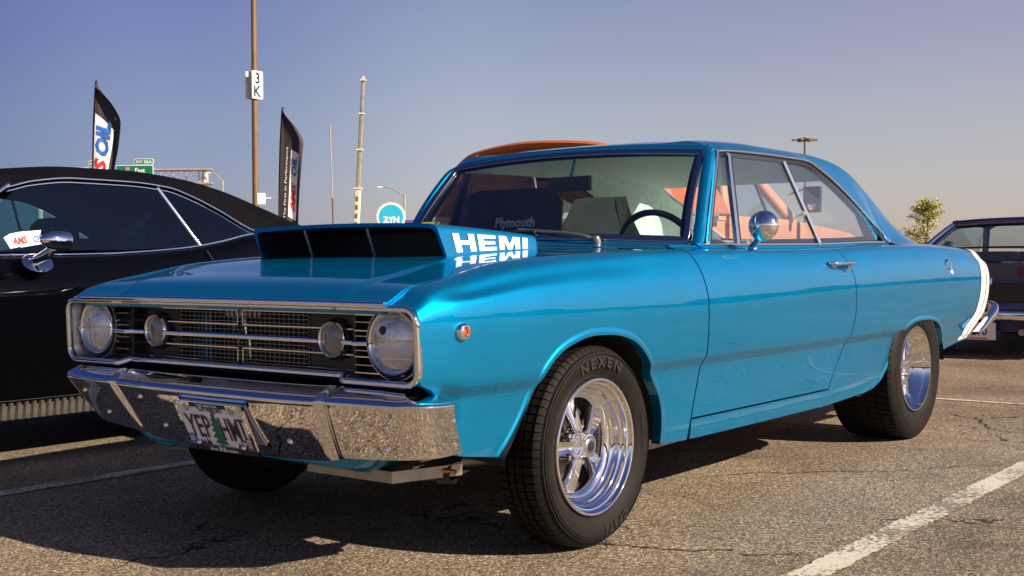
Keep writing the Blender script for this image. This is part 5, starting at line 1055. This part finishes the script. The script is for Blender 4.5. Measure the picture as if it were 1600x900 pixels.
gsign(0.0, 3.72, 8.4, 10.74, [('East', 2.4, 10.22, .62), ('Exit Only', 1.9, 9.2, .5)]); gsign(1.86, 3.74, 10.80, 11.40, [('EXIT', 2.36, 11.08, .34), ('36A', 3.20, 11.09, .50)])
gsign(-5.2, -2.75, 8.4, 10.55, [('West', -4.0, 10.1, .6)]); gsign(-2.75, -1.95, 10.60, 11.22, [('EXIT', -2.34, 10.9, .30)])
MB().box((1.15, -.03, 10.33), (.42, .02, .40)).build('route_shield', mat('faded red shield', (.50, .22, .20), .5), gt)
# sign: ZYN disc on a stand
zy = thing('round_sign', 'round turquoise ZYN sign with thick white border', 'sign', (33.28, 31.86, 0), math.atan2(-.786, .618))
ZB_ = mat('turquoise print', (.02, .50, .72), .4); zc = 2.78
MB().lathe([(.60, .0), (.61, .02), (.61, .05), (.0005, .05)], (0, .0, zc), (0, -1, 0), 56).build('sign_border', SIGNW, zy); MB().lathe([(.505, .051), (.505, .056), (.0005, .056)], (0, 0, zc), (0, -1, 0), 56).build('sign_face', ZB_, zy)
V, Fc = text('ZYN', .34, .022, .0, 2, 1.0, .92); q = MB(); q.add(np.array([(a, -.060, zc - .12 + b) for a, b in V]), Fc); q.build('sign_lettering', SIGNW, zy, None)
MB().sweep([(0, .03, 0), (0, .03, zc)], rect(.08, .06), up=(0, 1, 0)).build('stand', STEEL, zy)
tn = thing('trailer', 'white and purple trailer roof behind the round sign', 'trailer', (34.5, 31.6, 0), math.atan2(-.786, .618))
MB().box((1.6, 1.0, 1.35), (4.2, 1.6, 2.36)).build('trailer_body', SIGNW, tn); MB().box((1.6, 1.0, 2.62), (4.3, 1.7, .12)).build('trailer_roof', mat('purple trim', (.10, .08, .30), .5), tn); MB().box((-.48, .9, 1.6), (.10, 1.5, 2.1)).build('corner_trim', MT['purple trim'], tn)
for x in (.6, 2.4): MB().lathe([(.3, 0), (.3, .2), (.001, .2)], (x, .3, .30), (0, -1, 0), 24).build('wheel', RUBBER, tn)
# crane boom, whip mast
cr = thing('crane_boom', 'tall pale telescopic crane boom raised almost upright', 'crane', (46.42, 47.46, 0), math.atan2(-.786, .618))
CRM = mat('crane weathered grey', (.27, .24, .19), .55, var=.25, vscale=3); CRW = mat('crane pale', (.68, .62, .50), .5, var=.1)
lean = lambda z: .055*z
for z0, z1, wd, m_ in ((.5, 5.2, .34, CRW), (5.2, 7.45, .25, CRM), (7.45, 9.55, .22, CRM), (9.55, 11.5, .19, CRM)): MB().sweep([(lean(z0), 0, z0), (lean(z1), 0, z1)], bevrect(wd, wd*1.1, .03), up=(0, 1, 0)).build('boom_section', m_, cr, 50)
for z, wd in ((5.2, .46), (7.45, .38), (9.55, .34), (11.5, .34)): MB().box((lean(z), 0, z), (wd, wd, .09)).build('boom_collar', CRW, cr)
for k in range(5): MB().box((lean(2.6+k*.5), -.20, 2.6 + k*.5), (.12, .03, .26)).build('boom_window', BROWNM, cr)
MB().box((.66, 0, 11.62), (.12, .2, .2)).build('boom_head', CRW, cr); MB().sweep([(.75, 0, 11.6), (.78, 0, 11.85)], rect(.05, .05), up=(0, 1, 0)).build('boom_tip', mat('dull red', (.45, .12, .06), .5), cr); MB().box((0, 0, .5), (2.4, 2.4, 1.0)).build('crane_base', CRW, cr)
am = thing('whip_mast', 'thin grey telescopic mast left of the crane boom', 'mast', (17.85, 19.05, 0), math.atan2(-.786, .618))
MB().sweep([(.0, 0, 0), (-.05, 0, 2.5)], circ(.024, 8), up=(0, 1, 0)).build('lower_tube', BROWNM, am); MB().sweep([(-.05, 0, 2.5), (-.10, 0, 4.32)], circ(.014, 8), up=(0, 1, 0)).build('upper_tube', STEEL, am); MB().box((-.10, 0, 4.34), (.05, .05, .05)).build('tip', STEEL, am)
# street lamps on the highway
def street_lamp(label, x, y, h, arm, side):
    s = thing('street_lamp', label, 'street lamp', (x, y, 0), math.atan2(-.786, .618), 'highway street lamps')
    MB().sweep([(0, 0, 0), (0, 0, h)], circ(.09, 8), up=(0, 1, 0)).build('pole', STEEL, s)
    MB().sweep(spline([(0, 0, h - .1), (side*arm*.35, 0, h + .35), (side*arm*.75, 0, h + .70), (side*arm, 0, h + .75)], 10), circ(.055, 6), up=(0, 1, 0)).build('arm', STEEL, s); MB().box((side*(arm + .22), 0, h + .74), (.5, .2, .12)).build('lamp_head', SIGNW, s)
street_lamp('slim grey street lamp rising behind the round turquoise sign', 77.7, 72.63, 7.05, 2.0, -1); street_lamp('slim street lamp arm showing between pole and right banner', 71.3, 80.8, 6.1, 1.9, -1)
street_lamp('slim street lamp just right of the sign gantry', 73.95, 94.0, 9.2, 1.2, -1)
ml = thing('mast_light', 'dark multi head parking light above the blue car roof', 'lamp pole', (81.6, 35.2, 0), math.atan2(-.786, .618))
MB().sweep([(0, 0, 0), (0, 0, 9.9)], circ(.085, 10), up=(0, 1, 0)).build('pole', BROWNM, ml); MB().lathe([(.001, .22), (.12, .2), (.2, .05), (.1, -.12), (.001, -.14)], (0, 0, 9.9), (0, 0, 1), 16).build('hub', BROWNM, ml)
for a in (0, .9, 1.8, PI, PI+.9, PI+1.8):
    c, s = math.cos(a), math.sin(a); MB().sweep([(c*.2, s*.2, 9.93), (c*.95, s*.95, 9.88)], rect(.30, .12), up=(0, 0, 1)).build('lamp_head', BROWNM, ml)
# young tree
tr_ = thing('young_tree', 'young yellow green tree beyond the dark blue car', 'tree', (42.05, 12.46, 0))
BARK = mat('bark', (.10, .07, .05), .8, var=.3); LEAF = mat('leaf green', (.40, .38, .06), .55, var=.5, vscale=3)
tk = spline([(0, 0, 0), (.02, .02, .9), (.0, .05, 1.6), (.04, .02, 2.4), (.02, 0, 3.1)], 14)
rad = np.linspace(.07, .012, 14); m = MB(); K = np.array(circ(1, 8)); m.grid(np.array([[(p[0] + r*a, p[1] + r*b, p[2]) for a, b in K] for p, r in zip(tk, rad)]), closev=True); m.build('trunk', BARK, tr_, 60)
lb = MB(); lv = MB(); tips = []
for k in range(46):
    t = rng.uniform(.34, .98); p0 = np.array([np.interp(t, np.linspace(0, 1, 14), tk[:, i]) for i in range(3)]); a = rng.uniform(0, 2*PI); ln = (1.28 - 1.05*(t-.34)/.64)*rng.uniform(.55, 1.1); rise = rng.uniform(.15, .55)
    p1 = p0 + np.array([math.cos(a)*ln, math.sin(a)*ln, rise*ln]); pm_ = (p0+p1)/2 + [0, 0, -.06*ln]; lb.sweep(spline([p0, pm_, p1], 6), circ(.012, 5), up=(.1, .2, 1)); 
    for q_ in np.linspace(.3, 1.05, 7): tips.append(p0 + (p1-p0)*q_ + rng.normal(0, .05, 3))
lb.build('limbs', BARK, tr_, 60)
for c in tips:
    for _ in range(int(rng.integers(9, 18))):
        p = c + rng.normal(0, [.075, .075, .05], 3); d = rng.normal(0, 1, 3); d /= np.linalg.norm(d); e = np.cross(d, rng.normal(0, 1, 3)); e /= np.linalg.norm(e); l_ = rng.uniform(.028, .058); w_ = l_*.42
        lv.add([p - d*l_, p + e*w_, p + d*l_, p - e*w_], [(0, 1, 2, 3)])
lv.build('crown', LEAF, tr_, None)
# far treeline and low hills all round the lot (seen mostly as the dark horizon in the paint)
HILL = mat('far trees', (.045, .055, .03), .9, var=.4, vscale=.05)
th = np.linspace(0, 2*PI, 1081)[:-1]; G = []
for t in th:
    near = float(ss((math.cos(t + 1.9) - .1)/.7)); d = (230 + 40*math.sin(t*3))*(1-near) + 62*near; facing = math.cos(t - math.atan2(.615, .788)); hgt = (2.4 + 4.2*max(0, math.sin(t*23) + .6*math.sin(t*61+1))**.7 + .8*abs(math.sin(t*151)) + .5*abs(math.sin(t*333+2))) if facing < .75 else 1.5
    G.append([((d+o)*math.cos(t), (d+o)*math.sin(t), z) for o, z in ((-6, 0), (-5, hgt*.5), (-2, hgt*.9), (0, hgt), (6, hgt*.8), (14, 0))])
tag(MB().grid(G, closeu=True).build('far_treeline', HILL, None, None), 'dark far treeline round the car park', kind='structure')
